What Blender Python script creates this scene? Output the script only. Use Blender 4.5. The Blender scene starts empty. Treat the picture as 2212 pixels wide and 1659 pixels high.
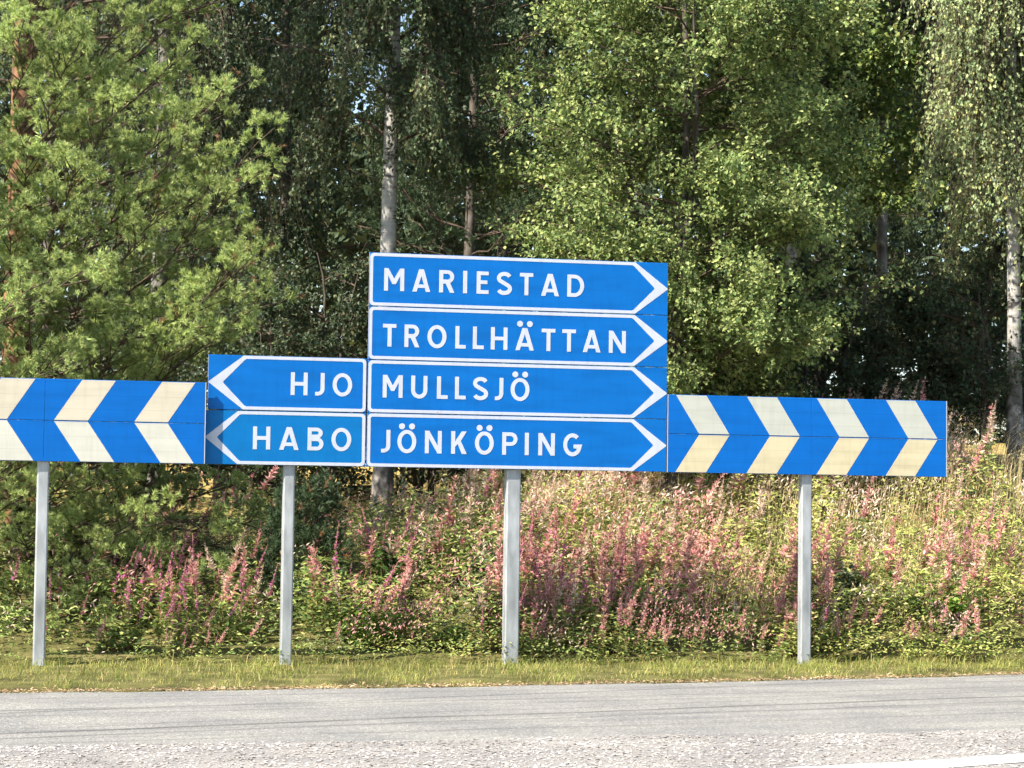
import bpy, math, random
import numpy as np
from mathutils import Matrix, Vector, Euler
from mathutils.geometry import tessellate_polygon

R = math.radians
rng = np.random.default_rng(11)
random.seed(5)
scene = bpy.context.scene
col = scene.collection

# ------------------------------------------------------------------ camera, sky, sun, exposure
EYE = 1.33
cd = bpy.data.cameras.new('camera')
cd.sensor_width = 36.0
cd.lens = 36.0 * 5100 / 2212
cd.clip_start = 0.1
cd.clip_end = 3000
cam = bpy.data.objects.new('camera', cd)
col.objects.link(cam)
cam.matrix_world = (Matrix.Translation((0, 0, EYE)) @ Matrix.Rotation(R(90) + 0.05604, 4, 'X')
                    @ Matrix.Rotation(0.01304, 4, 'Z'))
scene.camera = cam

SUN_EL, SUN_AZ = R(46), R(52)               # azimuth: to the left of the direction back to the camera
to_sun = Vector((-math.sin(SUN_AZ) * math.cos(SUN_EL), -math.cos(SUN_AZ) * math.cos(SUN_EL), math.sin(SUN_EL)))
world = bpy.data.worlds.new('World')
scene.world = world
world.use_nodes = True
wn = world.node_tree.nodes
sky = wn.new('ShaderNodeTexSky')
sky.sky_type = 'NISHITA'
sky.sun_disc = False
sky.sun_elevation = SUN_EL
sky.sun_rotation = math.atan2(to_sun.x, to_sun.y)
bg = wn['Background']
bg.inputs['Strength'].default_value = 0.105
world.node_tree.links.new(sky.outputs['Color'], bg.inputs['Color'])
sl = bpy.data.lights.new('sun', 'SUN')
sl.energy = 5.0
sl.angle = R(0.53)
sl.color = (1.0, 0.93, 0.82)
so = bpy.data.objects.new('sun', sl)
col.objects.link(so)
so.rotation_euler = to_sun.to_track_quat('Z', 'Y').to_euler()
vs = scene.view_settings
vs.view_transform = 'Standard'
vs.look = 'None'
vs.gamma = 1.0
vs.use_curve_mapping = False
vs.exposure = 1.38
cy = scene.cycles
cy.use_adaptive_sampling = True
cy.adaptive_threshold = .035
cy.adaptive_min_samples = 16
cy.max_bounces = 3
cy.diffuse_bounces = 2
cy.glossy_bounces = 1
cy.transmission_bounces = 2
cy.transparent_max_bounces = 4

# ------------------------------------------------------------------ helpers
PHI = 0.21282
CP, SP = math.cos(PHI), math.sin(PHI)
SY = 20.7


def su(x, y):
    """distance behind the sign line, position along it"""
    return -SP * x + CP * (y - SY), CP * x + SP * (y - SY)


def us(u, s):
    return CP * u - SP * s, SY + SP * u + CP * s


def edge_y(x):
    xc = np.clip(x, -9, 9)
    base = 18.67 + .43 * xc + .013 * xc * xc
    return base + np.where(x > 9, .664, np.where(x < -9, .196, 0)) * (x - xc)


def sstep(t):
    t = np.clip(t, 0, 1)
    return t * t * (3 - 2 * t)


def terrain(x, y):
    x = np.asarray(x, float)
    y = np.asarray(y, float)
    s, u = su(x, y)
    hc = 0.98 + .10 * np.clip(u + .5, 0, 7) + .09 * np.clip(u - 2.2, 0, 3) + .03 * np.sin(u * 1.7)
    t = np.clip((s - .2) / 5.2, 0, 1)
    z = hc * (0.55 * t + .45 * sstep(t))
    z = z + np.clip(s - 6, 0, 64) * .043
    z = z + (.05 * np.sin(x * 1.9 + y * .7) + .04 * np.sin(x * .8 - y * 2.3)) * sstep((s - .6) / 2)
    e = y - edge_y(x)
    z = z + .035 * sstep(e / .5)
    z = np.where(e < 0.02, -.10, z)
    return z


def mat(name):
    m = bpy.data.materials.new(name)
    m.use_nodes = True
    nt = m.node_tree
    return m, nt, nt.nodes['Principled BSDF'], nt.nodes['Material Output']


def ramp(nt, cols, poss=None, interp='LINEAR'):
    r = nt.nodes.new('ShaderNodeValToRGB')
    r.color_ramp.interpolation = interp
    n = len(cols)
    while len(r.color_ramp.elements) < n:
        r.color_ramp.elements.new(.5)
    for i, c in enumerate(cols):
        r.color_ramp.elements[i].position = poss[i] if poss else i / (n - 1)
        r.color_ramp.elements[i].color = (*c, 1)
    return r


def leaf_mat(name, cols, trans=.35, rough=.5, spec=.3, poss=None):
    m, nt, p, out = mat(name)
    g = nt.nodes.new('ShaderNodeNewGeometry')
    r = ramp(nt, cols, poss)
    nt.links.new(g.outputs['Random Per Island'], r.inputs[0])
    nz = nt.nodes.new('ShaderNodeTexNoise')
    nz.inputs['Scale'].default_value = 1.7
    nz.inputs['Detail'].default_value = 3
    nt.links.new(g.outputs['Position'], nz.inputs['Vector'])
    mr = nt.nodes.new('ShaderNodeMapRange')
    mr.inputs[1].default_value = .3
    mr.inputs[2].default_value = .7
    mr.inputs[3].default_value = .66
    mr.inputs[4].default_value = 1.36
    nt.links.new(nz.outputs['Fac'], mr.inputs[0])
    vm = nt.nodes.new('ShaderNodeVectorMath')
    vm.operation = 'SCALE'
    nt.links.new(r.outputs[0], vm.inputs[0])
    nt.links.new(mr.outputs[0], vm.inputs['Scale'])
    nt.links.new(vm.outputs[0], p.inputs['Base Color'])
    p.inputs['Roughness'].default_value = rough
    p.inputs['Specular IOR Level'].default_value = spec
    if trans > 0:
        tr = nt.nodes.new('ShaderNodeBsdfTranslucent')
        nt.links.new(vm.outputs[0], tr.inputs['Color'])
        mx = nt.nodes.new('ShaderNodeMixShader')
        mx.inputs[0].default_value = trans
        nt.links.new(p.outputs[0], mx.inputs[1])
        nt.links.new(tr.outputs[0], mx.inputs[2])
        nt.links.new(mx.outputs[0], out.inputs['Surface'])
    return m


def noise_mat(name, cols, scale=6, detail=6, rough=.8, bump=0.0, stretch=(1, 1, 1), poss=None, metallic=0, spec=.3, bscale=None):
    m, nt, p, out = mat(name)
    tc = nt.nodes.new('ShaderNodeTexCoord')
    mp = nt.nodes.new('ShaderNodeMapping')
    mp.inputs['Scale'].default_value = stretch
    nt.links.new(tc.outputs['Object'], mp.inputs[0])
    nz = nt.nodes.new('ShaderNodeTexNoise')
    nz.inputs['Scale'].default_value = scale
    nz.inputs['Detail'].default_value = detail
    nt.links.new(mp.outputs[0], nz.inputs['Vector'])
    r = ramp(nt, cols, poss)
    nt.links.new(nz.outputs['Fac'], r.inputs[0])
    nt.links.new(r.outputs[0], p.inputs['Base Color'])
    p.inputs['Roughness'].default_value = rough
    p.inputs['Metallic'].default_value = metallic
    p.inputs['Specular IOR Level'].default_value = spec
    if bump:
        b = nt.nodes.new('ShaderNodeBump')
        b.inputs['Strength'].default_value = bump
        b.inputs['Distance'].default_value = .02
        src = nz
        if bscale:
            src = nt.nodes.new('ShaderNodeTexNoise')
            src.inputs['Scale'].default_value = bscale
            nt.links.new(mp.outputs[0], src.inputs['Vector'])
        nt.links.new(src.outputs['Fac'], b.inputs['Height'])
        nt.links.new(b.outputs[0], p.inputs['Normal'])
    return m


def mesh_np(name, V, polys):
    """polys: list of (n,k) int arrays"""
    me = bpy.data.meshes.new(name)
    V = np.asarray(V, np.float32)
    me.vertices.add(len(V))
    me.vertices.foreach_set('co', V.ravel())
    polys = [np.asarray(p, np.int32) for p in polys if len(p)]
    loops = np.concatenate([p.ravel() for p in polys])
    sizes = np.concatenate([np.full(len(p), p.shape[1], np.int32) for p in polys])
    starts = np.concatenate([[0], np.cumsum(sizes)[:-1]]).astype(np.int32)
    me.loops.add(len(loops))
    me.loops.foreach_set('vertex_index', loops)
    me.polygons.add(len(sizes))
    me.polygons.foreach_set('loop_start', starts)
    me.polygons.foreach_set('loop_total', sizes)
    me.update(calc_edges=True)
    me.shade_flat()
    return me


def link(name, me, m=None, parent=None):
    o = bpy.data.objects.new(name, me)
    col.objects.link(o)
    if m is not None and not me.materials:
        me.materials.append(m)
    if parent is not None:
        o.parent = parent
    return o


def tag(o, label=None, cat=None, group=None, kind=None):
    if label: o['label'] = label
    if cat: o['category'] = cat
    if group: o['group'] = group
    if kind: o['kind'] = kind
    return o


def empty(name, loc, rz=0, label=None, cat=None, group=None):
    o = bpy.data.objects.new(name, None)
    col.objects.link(o)
    o.location = loc
    o.rotation_euler = (0, 0, rz)
    o.empty_display_size = .2
    return tag(o, label, cat, group)


class Acc:
    """collects vertices and faces of several batches"""
    def __init__(s):
        s.V, s.P, s.n = [], {}, 0

    def add(s, V, *faces):
        V = np.asarray(V, float).reshape(-1, 3)
        for f in faces:
            f = np.asarray(f, np.int64)
            if len(f):
                s.P.setdefault(f.shape[1], []).append(f + s.n)
        s.V.append(V)
        s.n += len(V)

    def arrays(s):
        return np.concatenate(s.V), [np.concatenate(p) for p in s.P.values()]

    def obj(s, name, m, parent=None, smooth=False):
        V, P = s.arrays()
        me = mesh_np(name, V, P)
        if smooth:
            me.shade_smooth()
        return link(name, me, m, parent)


def norm(a):
    return a / np.maximum(np.linalg.norm(a, axis=-1, keepdims=True), 1e-9)


def leaves2(P, ax, nr, L, W, fold=.25):
    """diamond leaves, two triangles each"""
    P = np.asarray(P); n = len(P)
    ax = norm(ax)
    sd = norm(np.cross(ax, nr))
    nn = np.cross(sd, ax)
    L = np.broadcast_to(np.asarray(L, float), (n,))[:, None]
    W = np.broadcast_to(np.asarray(W, float), (n,))[:, None]
    f = nn * W * fold
    V = np.stack([P, P + ax * L * .42 + sd * W * .5 + f, P + ax * L, P + ax * L * .42 - sd * W * .5 + f], 1).reshape(-1, 3)
    i = np.arange(n)[:, None] * 4
    return V, np.concatenate([i + [0, 1, 2], i + [0, 2, 3]])


def leaves6(P, ax, nr, L, W, fold=.2):
    """rounder leaves, two quads each, folded on the midrib"""
    P = np.asarray(P); n = len(P)
    ax = norm(ax)
    sd = norm(np.cross(ax, nr))
    nn = np.cross(sd, ax)
    L = np.broadcast_to(np.asarray(L, float), (n,))[:, None]
    W = np.broadcast_to(np.asarray(W, float), (n,))[:, None]
    f = nn * W * fold
    V = np.stack([P, P + ax * L * .28 + sd * W * .46 + f, P + ax * L * .72 + sd * W * .4 + f * .8, P + ax * L - nn * L * .12,
                  P + ax * L * .72 - sd * W * .4 + f * .8, P + ax * L * .28 - sd * W * .46 + f], 1).reshape(-1, 3)
    i = np.arange(n)[:, None] * 6
    return V, np.concatenate([i + [0, 1, 2, 3], i + [0, 3, 4, 5]])


def segs(A, B, ra, rb, k=3):
    """tapered straight pieces from A to B"""
    A = np.asarray(A, float).reshape(-1, 3); B = np.asarray(B, float).reshape(-1, 3)
    n = len(A)
    d = norm(B - A)
    ref = np.where(np.abs(d[:, 2:3]) > .9, [[1., 0, 0]], [[0, 0, 1.]])
    x = norm(np.cross(d, ref)); y = np.cross(d, x)
    ra = np.broadcast_to(np.asarray(ra, float), (n,)); rb = np.broadcast_to(np.asarray(rb, float), (n,))
    a = np.arange(k) * 2 * np.pi / k
    ring = x[:, None] * np.cos(a)[None, :, None] + y[:, None] * np.sin(a)[None, :, None]
    V = np.concatenate([A[:, None] + ring * ra[:, None, None], B[:, None] + ring * rb[:, None, None]], 1).reshape(-1, 3)
    i = np.arange(n)[:, None] * 2 * k
    F = [i + [j, (j + 1) % k, k + (j + 1) % k, k + j] for j in range(k)]
    return V, np.concatenate(F)


def tube(pts, rad, k=8, bumpy=0.0, seed=0):
    """one continuous tube along a polyline"""
    pts = np.asarray(pts, float); n = len(pts)
    r_ = np.random.default_rng(seed)
    T = norm(np.gradient(pts, axis=0))
    ref = np.array([1., .2, 0])
    a = np.arange(k) * 2 * np.pi / k
    V = []
    for i in range(n):
        x = norm(np.cross(T[i], np.cross(ref, T[i]))); y = np.cross(T[i], x)
        rr = rad[i] * (1 + bumpy * r_.uniform(-1, 1, k))
        V.append(pts[i] + (x[None] * np.cos(a)[:, None] + y[None] * np.sin(a)[:, None]) * rr[:, None])
    V = np.concatenate(V)
    F = []
    for i in range(n - 1):
        for j in range(k):
            F.append((i * k + j, i * k + (j + 1) % k, (i + 1) * k + (j + 1) % k, (i + 1) * k + j))
    return V, np.array(F)


def rand_dir(n, r_=None):
    r_ = r_ or rng
    v = r_.normal(size=(n, 3))
    return norm(v)


def box(a, x0, x1, y0, y1, z0, z1):
    V = [(x, y, z) for x in (x0, x1) for y in (y0, y1) for z in (z0, z1)]
    a.add(V, [(0, 1, 3, 2), (4, 6, 7, 5), (0, 4, 5, 1), (2, 3, 7, 6), (0, 2, 6, 4), (1, 5, 7, 3)])


# ------------------------------------------------------------------ materials
M = {}
# ground
m, nt, p, out = mat('ground')
g = nt.nodes.new('ShaderNodeNewGeometry')
sx = nt.nodes.new('ShaderNodeSeparateXYZ')
nt.links.new(g.outputs['Position'], sx.inputs[0])
mr = nt.nodes.new('ShaderNodeMapRange')
mr.inputs[1].default_value = 29; mr.inputs[2].default_value = 36
nt.links.new(sx.outputs['Y'], mr.inputs[0])
nz = nt.nodes.new('ShaderNodeTexNoise'); nz.inputs['Scale'].default_value = 3.0; nz.inputs['Detail'].default_value = 8
nt.links.new(g.outputs['Position'], nz.inputs['Vector'])
r1 = ramp(nt, [(.05, .045, .018), (.10, .095, .032), (.17, .145, .06)], [.3, .5, .7])
r2 = ramp(nt, [(.22, .15, .045), (.34, .24, .075), (.42, .31, .12)], [.3, .5, .7])
nt.links.new(nz.outputs['Fac'], r1.inputs[0]); nt.links.new(nz.outputs['Fac'], r2.inputs[0])
mx = nt.nodes.new('ShaderNodeMix'); mx.data_type = 'RGBA'
nt.links.new(mr.outputs[0], mx.inputs[0]); nt.links.new(r1.outputs[0], mx.inputs[6]); nt.links.new(r2.outputs[0], mx.inputs[7])
nt.links.new(mx.outputs[2], p.inputs['Base Color']); p.inputs['Roughness'].default_value = .95
p.inputs['Specular IOR Level'].default_value = .1
M['ground'] = m


def road_mat(name, cols, streak):
    m, nt, p, out = mat(name)
    N, L = nt.nodes, nt.links
    g = N.new('ShaderNodeNewGeometry')
    s_ = N.new('ShaderNodeSeparateXYZ'); L.new(g.outputs['Position'], s_.inputs[0])

    def mth(op, a, b):
        n_ = N.new('ShaderNodeMath'); n_.operation = op
        for i, v in enumerate((a, b)):
            if isinstance(v, (int, float)): n_.inputs[i].default_value = v
            else: L.new(v, n_.inputs[i])
        return n_.outputs[0]
    x, y = s_.outputs['X'], s_.outputs['Y']
    rr = mth('SUBTRACT', y, mth('ADD', mth('ADD', mth('MULTIPLY', x, .40), mth('MULTIPLY', mth('MULTIPLY', x, x), .012)), 18.67))
    cb = N.new('ShaderNodeCombineXYZ'); L.new(mth('MULTIPLY', x, .055), cb.inputs[0]); L.new(mth('MULTIPLY', rr, 3.4), cb.inputs[1])
    n1 = N.new('ShaderNodeTexNoise'); n1.inputs['Scale'].default_value = 1.3; n1.inputs['Detail'].default_value = 5; n1.inputs['Roughness'].default_value = .62
    L.new(cb.outputs[0], n1.inputs['Vector'])
    vo = N.new('ShaderNodeTexVoronoi'); vo.inputs['Scale'].default_value = 85
    L.new(g.outputs['Position'], vo.inputs['Vector'])
    rp = ramp(nt, cols, [0, .25, .5, .75, 1])
    L.new(vo.outputs['Color'], rp.inputs[0])
    # broad wear bands and thin dark tyre lines
    r_a = ramp(nt, [(.84, .845, .855), (.97, .97, .97), (1.08, 1.07, 1.05)], [.36, .5, .66])
    L.new(n1.outputs['Fac'], r_a.inputs[0])
    n2 = N.new('ShaderNodeTexNoise'); n2.inputs['Scale'].default_value = .55; n2.inputs['Detail'].default_value = 3
    L.new(g.outputs['Position'], n2.inputs['Vector'])
    wv = mth('MULTIPLY', mth('SUBTRACT', n2.outputs['Fac'], .5), .35)
    dark = None
    for (c0, c1, wd, am) in ((15.95, .59, .05, 1.0), (15.55, .57, .04, .7), (17.75, .66, .035, .8), (16.95, .50, .03, .55), (17.35, .47, .04, .6), (16.35, .62, .03, .5), (18.2, .43, .03, .6), (14.9, .5, .04, .4)):
        dd_ = mth('ABSOLUTE', mth('ADD', mth('SUBTRACT', y, mth('ADD', mth('MULTIPLY', x, c1), c0)), wv), 0)
        v = mth('MULTIPLY', mth('MAXIMUM', mth('SUBTRACT', 1.0, mth('DIVIDE', dd_, wd * 1.6)), 0.0), am)
        dark = v if dark is None else mth('MAXIMUM', dark, v)
    n4 = N.new('ShaderNodeTexNoise'); n4.inputs['Scale'].default_value = 1.4; n4.inputs['Detail'].default_value = 3
    L.new(g.outputs['Position'], n4.inputs['Vector'])
    dark = mth('MULTIPLY', dark, mth('MULTIPLY', n4.outputs['Fac'], 1.5))
    r_b = ramp(nt, [(1, 1, 1), (1 - streak,) * 3], [.0, 1.0])
    L.new(dark, r_b.inputs[0])
    n3 = N.new('ShaderNodeTexNoise'); n3.inputs['Scale'].default_value = 1.1; n3.inputs['Detail'].default_value = 5
    L.new(g.outputs['Position'], n3.inputs['Vector'])
    r_c = ramp(nt, [(.84, .84, .86), (1.1, 1.09, 1.06)], [.35, .65]); L.new(n3.outputs['Fac'], r_c.inputs[0])
    c = rp.outputs[0]
    for b in (r_a, r_b, r_c):
        mm = N.new('ShaderNodeMix'); mm.data_type = 'RGBA'; mm.blend_type = 'MULTIPLY'; mm.inputs[0].default_value = 1
        L.new(c, mm.inputs[6]); L.new(b.outputs[0], mm.inputs[7]); c = mm.outputs[2]
    L.new(c, p.inputs['Base Color'])
    p.inputs['Roughness'].default_value = .85
    p.inputs['Specular IOR Level'].default_value = .25
    bp = N.new('ShaderNodeBump'); bp.inputs['Strength'].default_value = .5; bp.inputs['Distance'].default_value = .006
    L.new(vo.outputs['Distance'], bp.inputs['Height']); L.new(bp.outputs[0], p.inputs['Normal'])
    return m


M['asphalt'] = road_mat('asphalt', [(.10, .098, .092), (.17, .167, .156), (.21, .206, .191), (.25, .245, .226), (.44, .43, .39)], .72)
M['chipbed'] = road_mat('chip seal bed', [(.15, .143, .135), (.2, .19, .178), (.24, .227, .212), (.28, .265, .245), (.34, .325, .30)], .0)
M['chips'] = leaf_mat('stone chips', [(.21, .197, .183), (.27, .25, .23), (.30, .278, .256), (.35, .326, .298), (.25, .235, .22)], trans=0, rough=.8, spec=.2)
M['paint'] = noise_mat('road paint', [(.42, .42, .39), (.60, .59, .56), (.66, .65, .62)], scale=9, detail=8, rough=.7, poss=[.3, .45, .7])


def sheet_mat(name, c, var=.06, lines=False, rough=.42):
    """retroreflective sign sheeting: slight weathering, fine horizontal extrusion lines"""
    m, nt, p, out = mat(name)
    N, L = nt.nodes, nt.links
    tc = N.new('ShaderNodeTexCoord')
    mp = N.new('ShaderNodeMapping'); mp.inputs['Scale'].default_value = (1.2, 1, 7)
    L.new(tc.outputs['Object'], mp.inputs[0])
    nz = N.new('ShaderNodeTexNoise'); nz.inputs['Scale'].default_value = 1.6; nz.inputs['Detail'].default_value = 6
    L.new(mp.outputs[0], nz.inputs['Vector'])
    lo = tuple(v * (1 - var * 1.6) for v in c); hi = tuple(min(1, v * (1 + var)) for v in c)
    r = ramp(nt, [lo, c, hi], [.3, .5, .7]); L.new(nz.outputs['Fac'], r.inputs[0])
    cc = r.outputs[0]
    mpg = N.new('ShaderNodeMapping'); mpg.inputs['Scale'].default_value = (9, 1, 1.1)
    L.new(tc.outputs['Object'], mpg.inputs[0])
    ng = N.new('ShaderNodeTexNoise'); ng.inputs['Scale'].default_value = 2.2; ng.inputs['Detail'].default_value = 7; ng.inputs['Roughness'].default_value = .65
    L.new(mpg.outputs[0], ng.inputs['Vector'])
    rg = ramp(nt, [(.86, .86, .85), (1, 1, 1)], [.34, .52]); L.new(ng.outputs['Fac'], rg.inputs[0])
    mg = N.new('ShaderNodeMix'); mg.data_type = 'RGBA'; mg.blend_type = 'MULTIPLY'; mg.inputs[0].default_value = .55
    L.new(cc, mg.inputs[6]); L.new(rg.outputs[0], mg.inputs[7]); cc = mg.outputs[2]
    if lines:
        s_ = N.new('ShaderNodeSeparateXYZ'); L.new(tc.outputs['Object'], s_.inputs[0])
        w = N.new('ShaderNodeMath'); w.operation = 'PINGPONG'; w.inputs[1].default_value = .0575
        L.new(s_.outputs['Z'], w.inputs[0])
        rr = ramp(nt, [(.80, .79, .76), (1, 1, 1)], [.0, .0028 / .06]);
        dv = N.new('ShaderNodeMath'); dv.operation = 'DIVIDE'; dv.inputs[1].default_value = .06
        L.new(w.outputs[0], dv.inputs[0]); L.new(dv.outputs[0], rr.inputs[0])
        mm = N.new('ShaderNodeMix'); mm.data_type = 'RGBA'; mm.blend_type = 'MULTIPLY'; mm.inputs[0].default_value = 1
        L.new(cc, mm.inputs[6]); L.new(rr.outputs[0], mm.inputs[7]); cc = mm.outputs[2]
    L.new(cc, p.inputs['Base Color'])
    p.inputs['Roughness'].default_value = rough
    p.inputs['Specular IOR Level'].default_value = .15
    return m


M['blue'] = sheet_mat('blue sheeting', (.001, .107, .375), .085)
M['blue2'] = sheet_mat('blue sheeting lighter', (.001, .122, .35), .05)
M['blue_c'] = sheet_mat('blue chevron sheeting', (.001, .099, .375), .06, True)
M['white'] = sheet_mat('white sheeting', (.42, .45, .51), .03)
M['cream'] = sheet_mat('cream sheeting', (.475, .435, .34), .06, True)
M['offwhite'] = sheet_mat('off white sheeting', (.475, .47, .405), .05, True)
M['greywhite'] = sheet_mat('grey white sheeting', (.40, .41, .355), .05, True)
M['yellowed'] = sheet_mat('yellowed sheeting', (.475, .42, .275), .08, True)
M['alu'] = noise_mat('aluminium', [(.45, .46, .47), (.62, .63, .64)], scale=12, rough=.45, metallic=.5)
M['seam'] = noise_mat('dirty edge', [(.22, .17, .13), (.42, .38, .33)], scale=20, rough=.8)
M['steel'] = noise_mat('galvanised steel', [(.20, .212, .218), (.32, .337, .342), (.46, .48, .49)], scale=9, detail=10, rough=.5,
                       stretch=(1, 1, .3), poss=[.3, .5, .7], metallic=.25, spec=.5)

M['birch_bark'] = None
m, nt, p, out = mat('birch bark')
tc = nt.nodes.new('ShaderNodeTexCoord')
mp = nt.nodes.new('ShaderNodeMapping'); mp.inputs['Scale'].default_value = (3.6, 3.6, 11)
nt.links.new(tc.outputs['Object'], mp.inputs[0])
nz = nt.nodes.new('ShaderNodeTexNoise'); nz.inputs['Scale'].default_value = 1.5; nz.inputs['Detail'].default_value = 7; nz.inputs['Roughness'].default_value = .62
nt.links.new(mp.outputs[0], nz.inputs['Vector'])
r = ramp(nt, [(.03, .026, .024), (.05, .045, .04), (.30, .285, .26), (.43, .41, .375)], [.3, .38, .45, .7])
nt.links.new(nz.outputs['Fac'], r.inputs[0])
# the foot of the trunk turns rough and dark
sx = nt.nodes.new('ShaderNodeSeparateXYZ'); nt.links.new(tc.outputs['Object'], sx.inputs[0])
nz2 = nt.nodes.new('ShaderNodeTexNoise'); nz2.inputs['Scale'].default_value = 9; nz2.inputs['Detail'].default_value = 5
nt.links.new(tc.outputs['Object'], nz2.inputs['Vector'])
r2 = ramp(nt, [(.025, .022, .02), (.10, .09, .08), (.28, .26, .24)], [.35, .5, .7]); nt.links.new(nz2.outputs['Fac'], r2.inputs[0])
mr = nt.nodes.new('ShaderNodeMapRange'); mr.inputs[1].default_value = .8; mr.inputs[2].default_value = 1.9
nt.links.new(sx.outputs['Z'], mr.inputs[0])
mx = nt.nodes.new('ShaderNodeMix'); mx.data_type = 'RGBA'
nt.links.new(mr.outputs[0], mx.inputs[0]); nt.links.new(r2.outputs[0], mx.inputs[6]); nt.links.new(r.outputs[0], mx.inputs[7])
nt.links.new(mx.outputs[2], p.inputs['Base Color']); p.inputs['Roughness'].default_value = .8
bp = nt.nodes.new('ShaderNodeBump'); bp.inputs['Strength'].default_value = .6; bp.inputs['Distance'].default_value = .02
nt.links.new(nz2.outputs['Fac'], bp.inputs['Height']); nt.links.new(bp.outputs[0], p.inputs['Normal'])
M['birch_bark'] = m
M['pine_bark'] = noise_mat('pine bark', [(.07, .045, .03), (.20, .10, .055), (.34, .17, .09)], scale=11, rough=.9, bump=.8, stretch=(1, 1, .4), poss=[.3, .5, .7])
M['dark_bark'] = noise_mat('dark bark', [(.03, .026, .02), (.08, .065, .05), (.16, .14, .12)], scale=12, rough=.9, bump=.6, stretch=(1, 1, .4), poss=[.3, .5, .7])
M['grey_bark'] = noise_mat('grey bark', [(.06, .055, .05), (.15, .14, .12), (.28, .26, .23)], scale=9, rough=.9, bump=.5, stretch=(1, 1, .5), poss=[.3, .5, .7])
M['twig'] = noise_mat('twig bark', [(.05, .035, .025), (.12, .085, .06)], scale=8, rough=.9)

M['needle'] = leaf_mat('pine needles', [(.15, .235, .09), (.29, .385, .13), (.42, .49, .165), (.55, .575, .21)], trans=.3, rough=.5, spec=.2)
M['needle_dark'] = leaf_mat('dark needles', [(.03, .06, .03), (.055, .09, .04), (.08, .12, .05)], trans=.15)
M['dead_needle'] = leaf_mat('dead needles', [(.20, .09, .045), (.30, .15, .07)], trans=.2)
M['alder'] = leaf_mat('alder leaves', [(.085, .14, .045), (.175, .245, .08), (.275, .335, .11), (.38, .41, .15)], trans=.36, spec=.3)
M['birch'] = leaf_mat('birch leaves', [(.045, .075, .035), (.08, .115, .05), (.12, .155, .065), (.24, .23, .09)], trans=.32, spec=.35, poss=[0, .45, .9, 1])  # darkened greens: shade from the big pine is partly put into the colour
M['weeping'] = leaf_mat('weeping birch leaves', [(.17, .24, .11), (.30, .37, .17), (.40, .44, .20), (.56, .52, .18)], trans=.36, poss=[0, .5, .88, 1])
M['forest'] = leaf_mat('shade-toned forest leaves', [(.028, .050, .026), (.052, .082, .038), (.085, .115, .05), (.17, .17, .07)], trans=.28, poss=[0, .45, .9, 1])  # greens darkened to stand for shade in the wood
M['bush'] = leaf_mat('bush leaves', [(0.054, 0.101, 0.030), (0.115, 0.176, 0.047), (0.203, 0.257, 0.068), (0.324, 0.338, 0.095)], trans=.35, poss=[0, .4, .8, 1])
M['far'] = leaf_mat('distant leaves', [(.03, .05, .026), (.05, .075, .035), (.08, .10, .045)], trans=.2)

# ------------------------------------------------------------------ ground and road
xs = np.concatenate([[-900, -400, -150, -80, -40, -25, -16], np.arange(-12, 12.01, .3), [16, 25, 40, 80, 150, 400, 900]])
ys = np.concatenate([[-300, -60, -10, 4], np.arange(8, 34, .25), np.arange(34, 110, 4), [130, 200, 400, 900, 1500]])
X, Y = np.meshgrid(xs, ys)
Z = terrain(X, Y)
V = np.stack([X, Y, Z], -1).reshape(-1, 3)
nx, ny = len(xs), len(ys)
ii = (np.arange(ny - 1)[:, None] * nx + np.arange(nx - 1)[None]).ravel()
me = mesh_np('ground', V, [np.stack([ii, ii + 1, ii + nx + 1, ii + nx], 1)])
me.shade_smooth()
tag(link('ground', me, M['ground']), kind='structure')


def bound_y(x):          # where the smooth lane meets the coarse dressing
    return 14.2 + .31 * x


rx = np.concatenate([[-300, -100, -40, -20], np.arange(-14, 14.01, .2), [20, 40, 100, 300]])
wob = .06 * np.sin(rx * 3.1) + .045 * np.sin(rx * 7.7 + 1) + .03 * np.sin(rx * 14.3)


def strip(name, ya, yb, z, m, n=6, kind='structure'):
    t = np.linspace(0, 1, n)
    Yg = ya[None] * (1 - t[:, None]) + yb[None] * t[:, None]
    Xg = np.broadcast_to(rx, Yg.shape)
    V = np.stack([Xg, Yg, np.full_like(Yg, z)], -1).reshape(-1, 3)
    k = len(rx)
    ii = (np.arange(n - 1)[:, None] * k + np.arange(k - 1)[None]).ravel()
    o = link(name, mesh_np(name, V, [np.stack([ii, ii + 1, ii + k + 1, ii + k], 1)]), m)
    return tag(o, kind=kind)


strip('road', np.minimum(-40, -40 + 0 * rx), edge_y(rx) + wob * .8, 0.0, M['asphalt'], 12)


def line_y(x):           # far edge of the painted line
    return 12.94 + .64 * (x - 1.88)


bw = bound_y(rx) + .06 * np.sin(rx * 2.3) + .03 * np.sin(rx * 9)
near = np.minimum(line_y(rx) - .2, bw - .3)
strip('chip_seal_band', near - 2.5, bw, .004, M['chipbed'], 6)
sel = (rx > -6) & (rx < 9)
_rx = rx; rx = np.arange(-4, 7, .08)
lw = .02 * np.sin(rx * 5) + .015 * np.sin(rx * 17)
lo = line_y(rx) - .40 + .02 * np.sin(rx * 6.3 + 2)
hi = np.minimum(line_y(rx) + lw, bound_y(rx) - .25)
strip('road_marking', np.minimum(lo, hi - .05), hi, .008, M['paint'], 3)
rx = _rx

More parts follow.
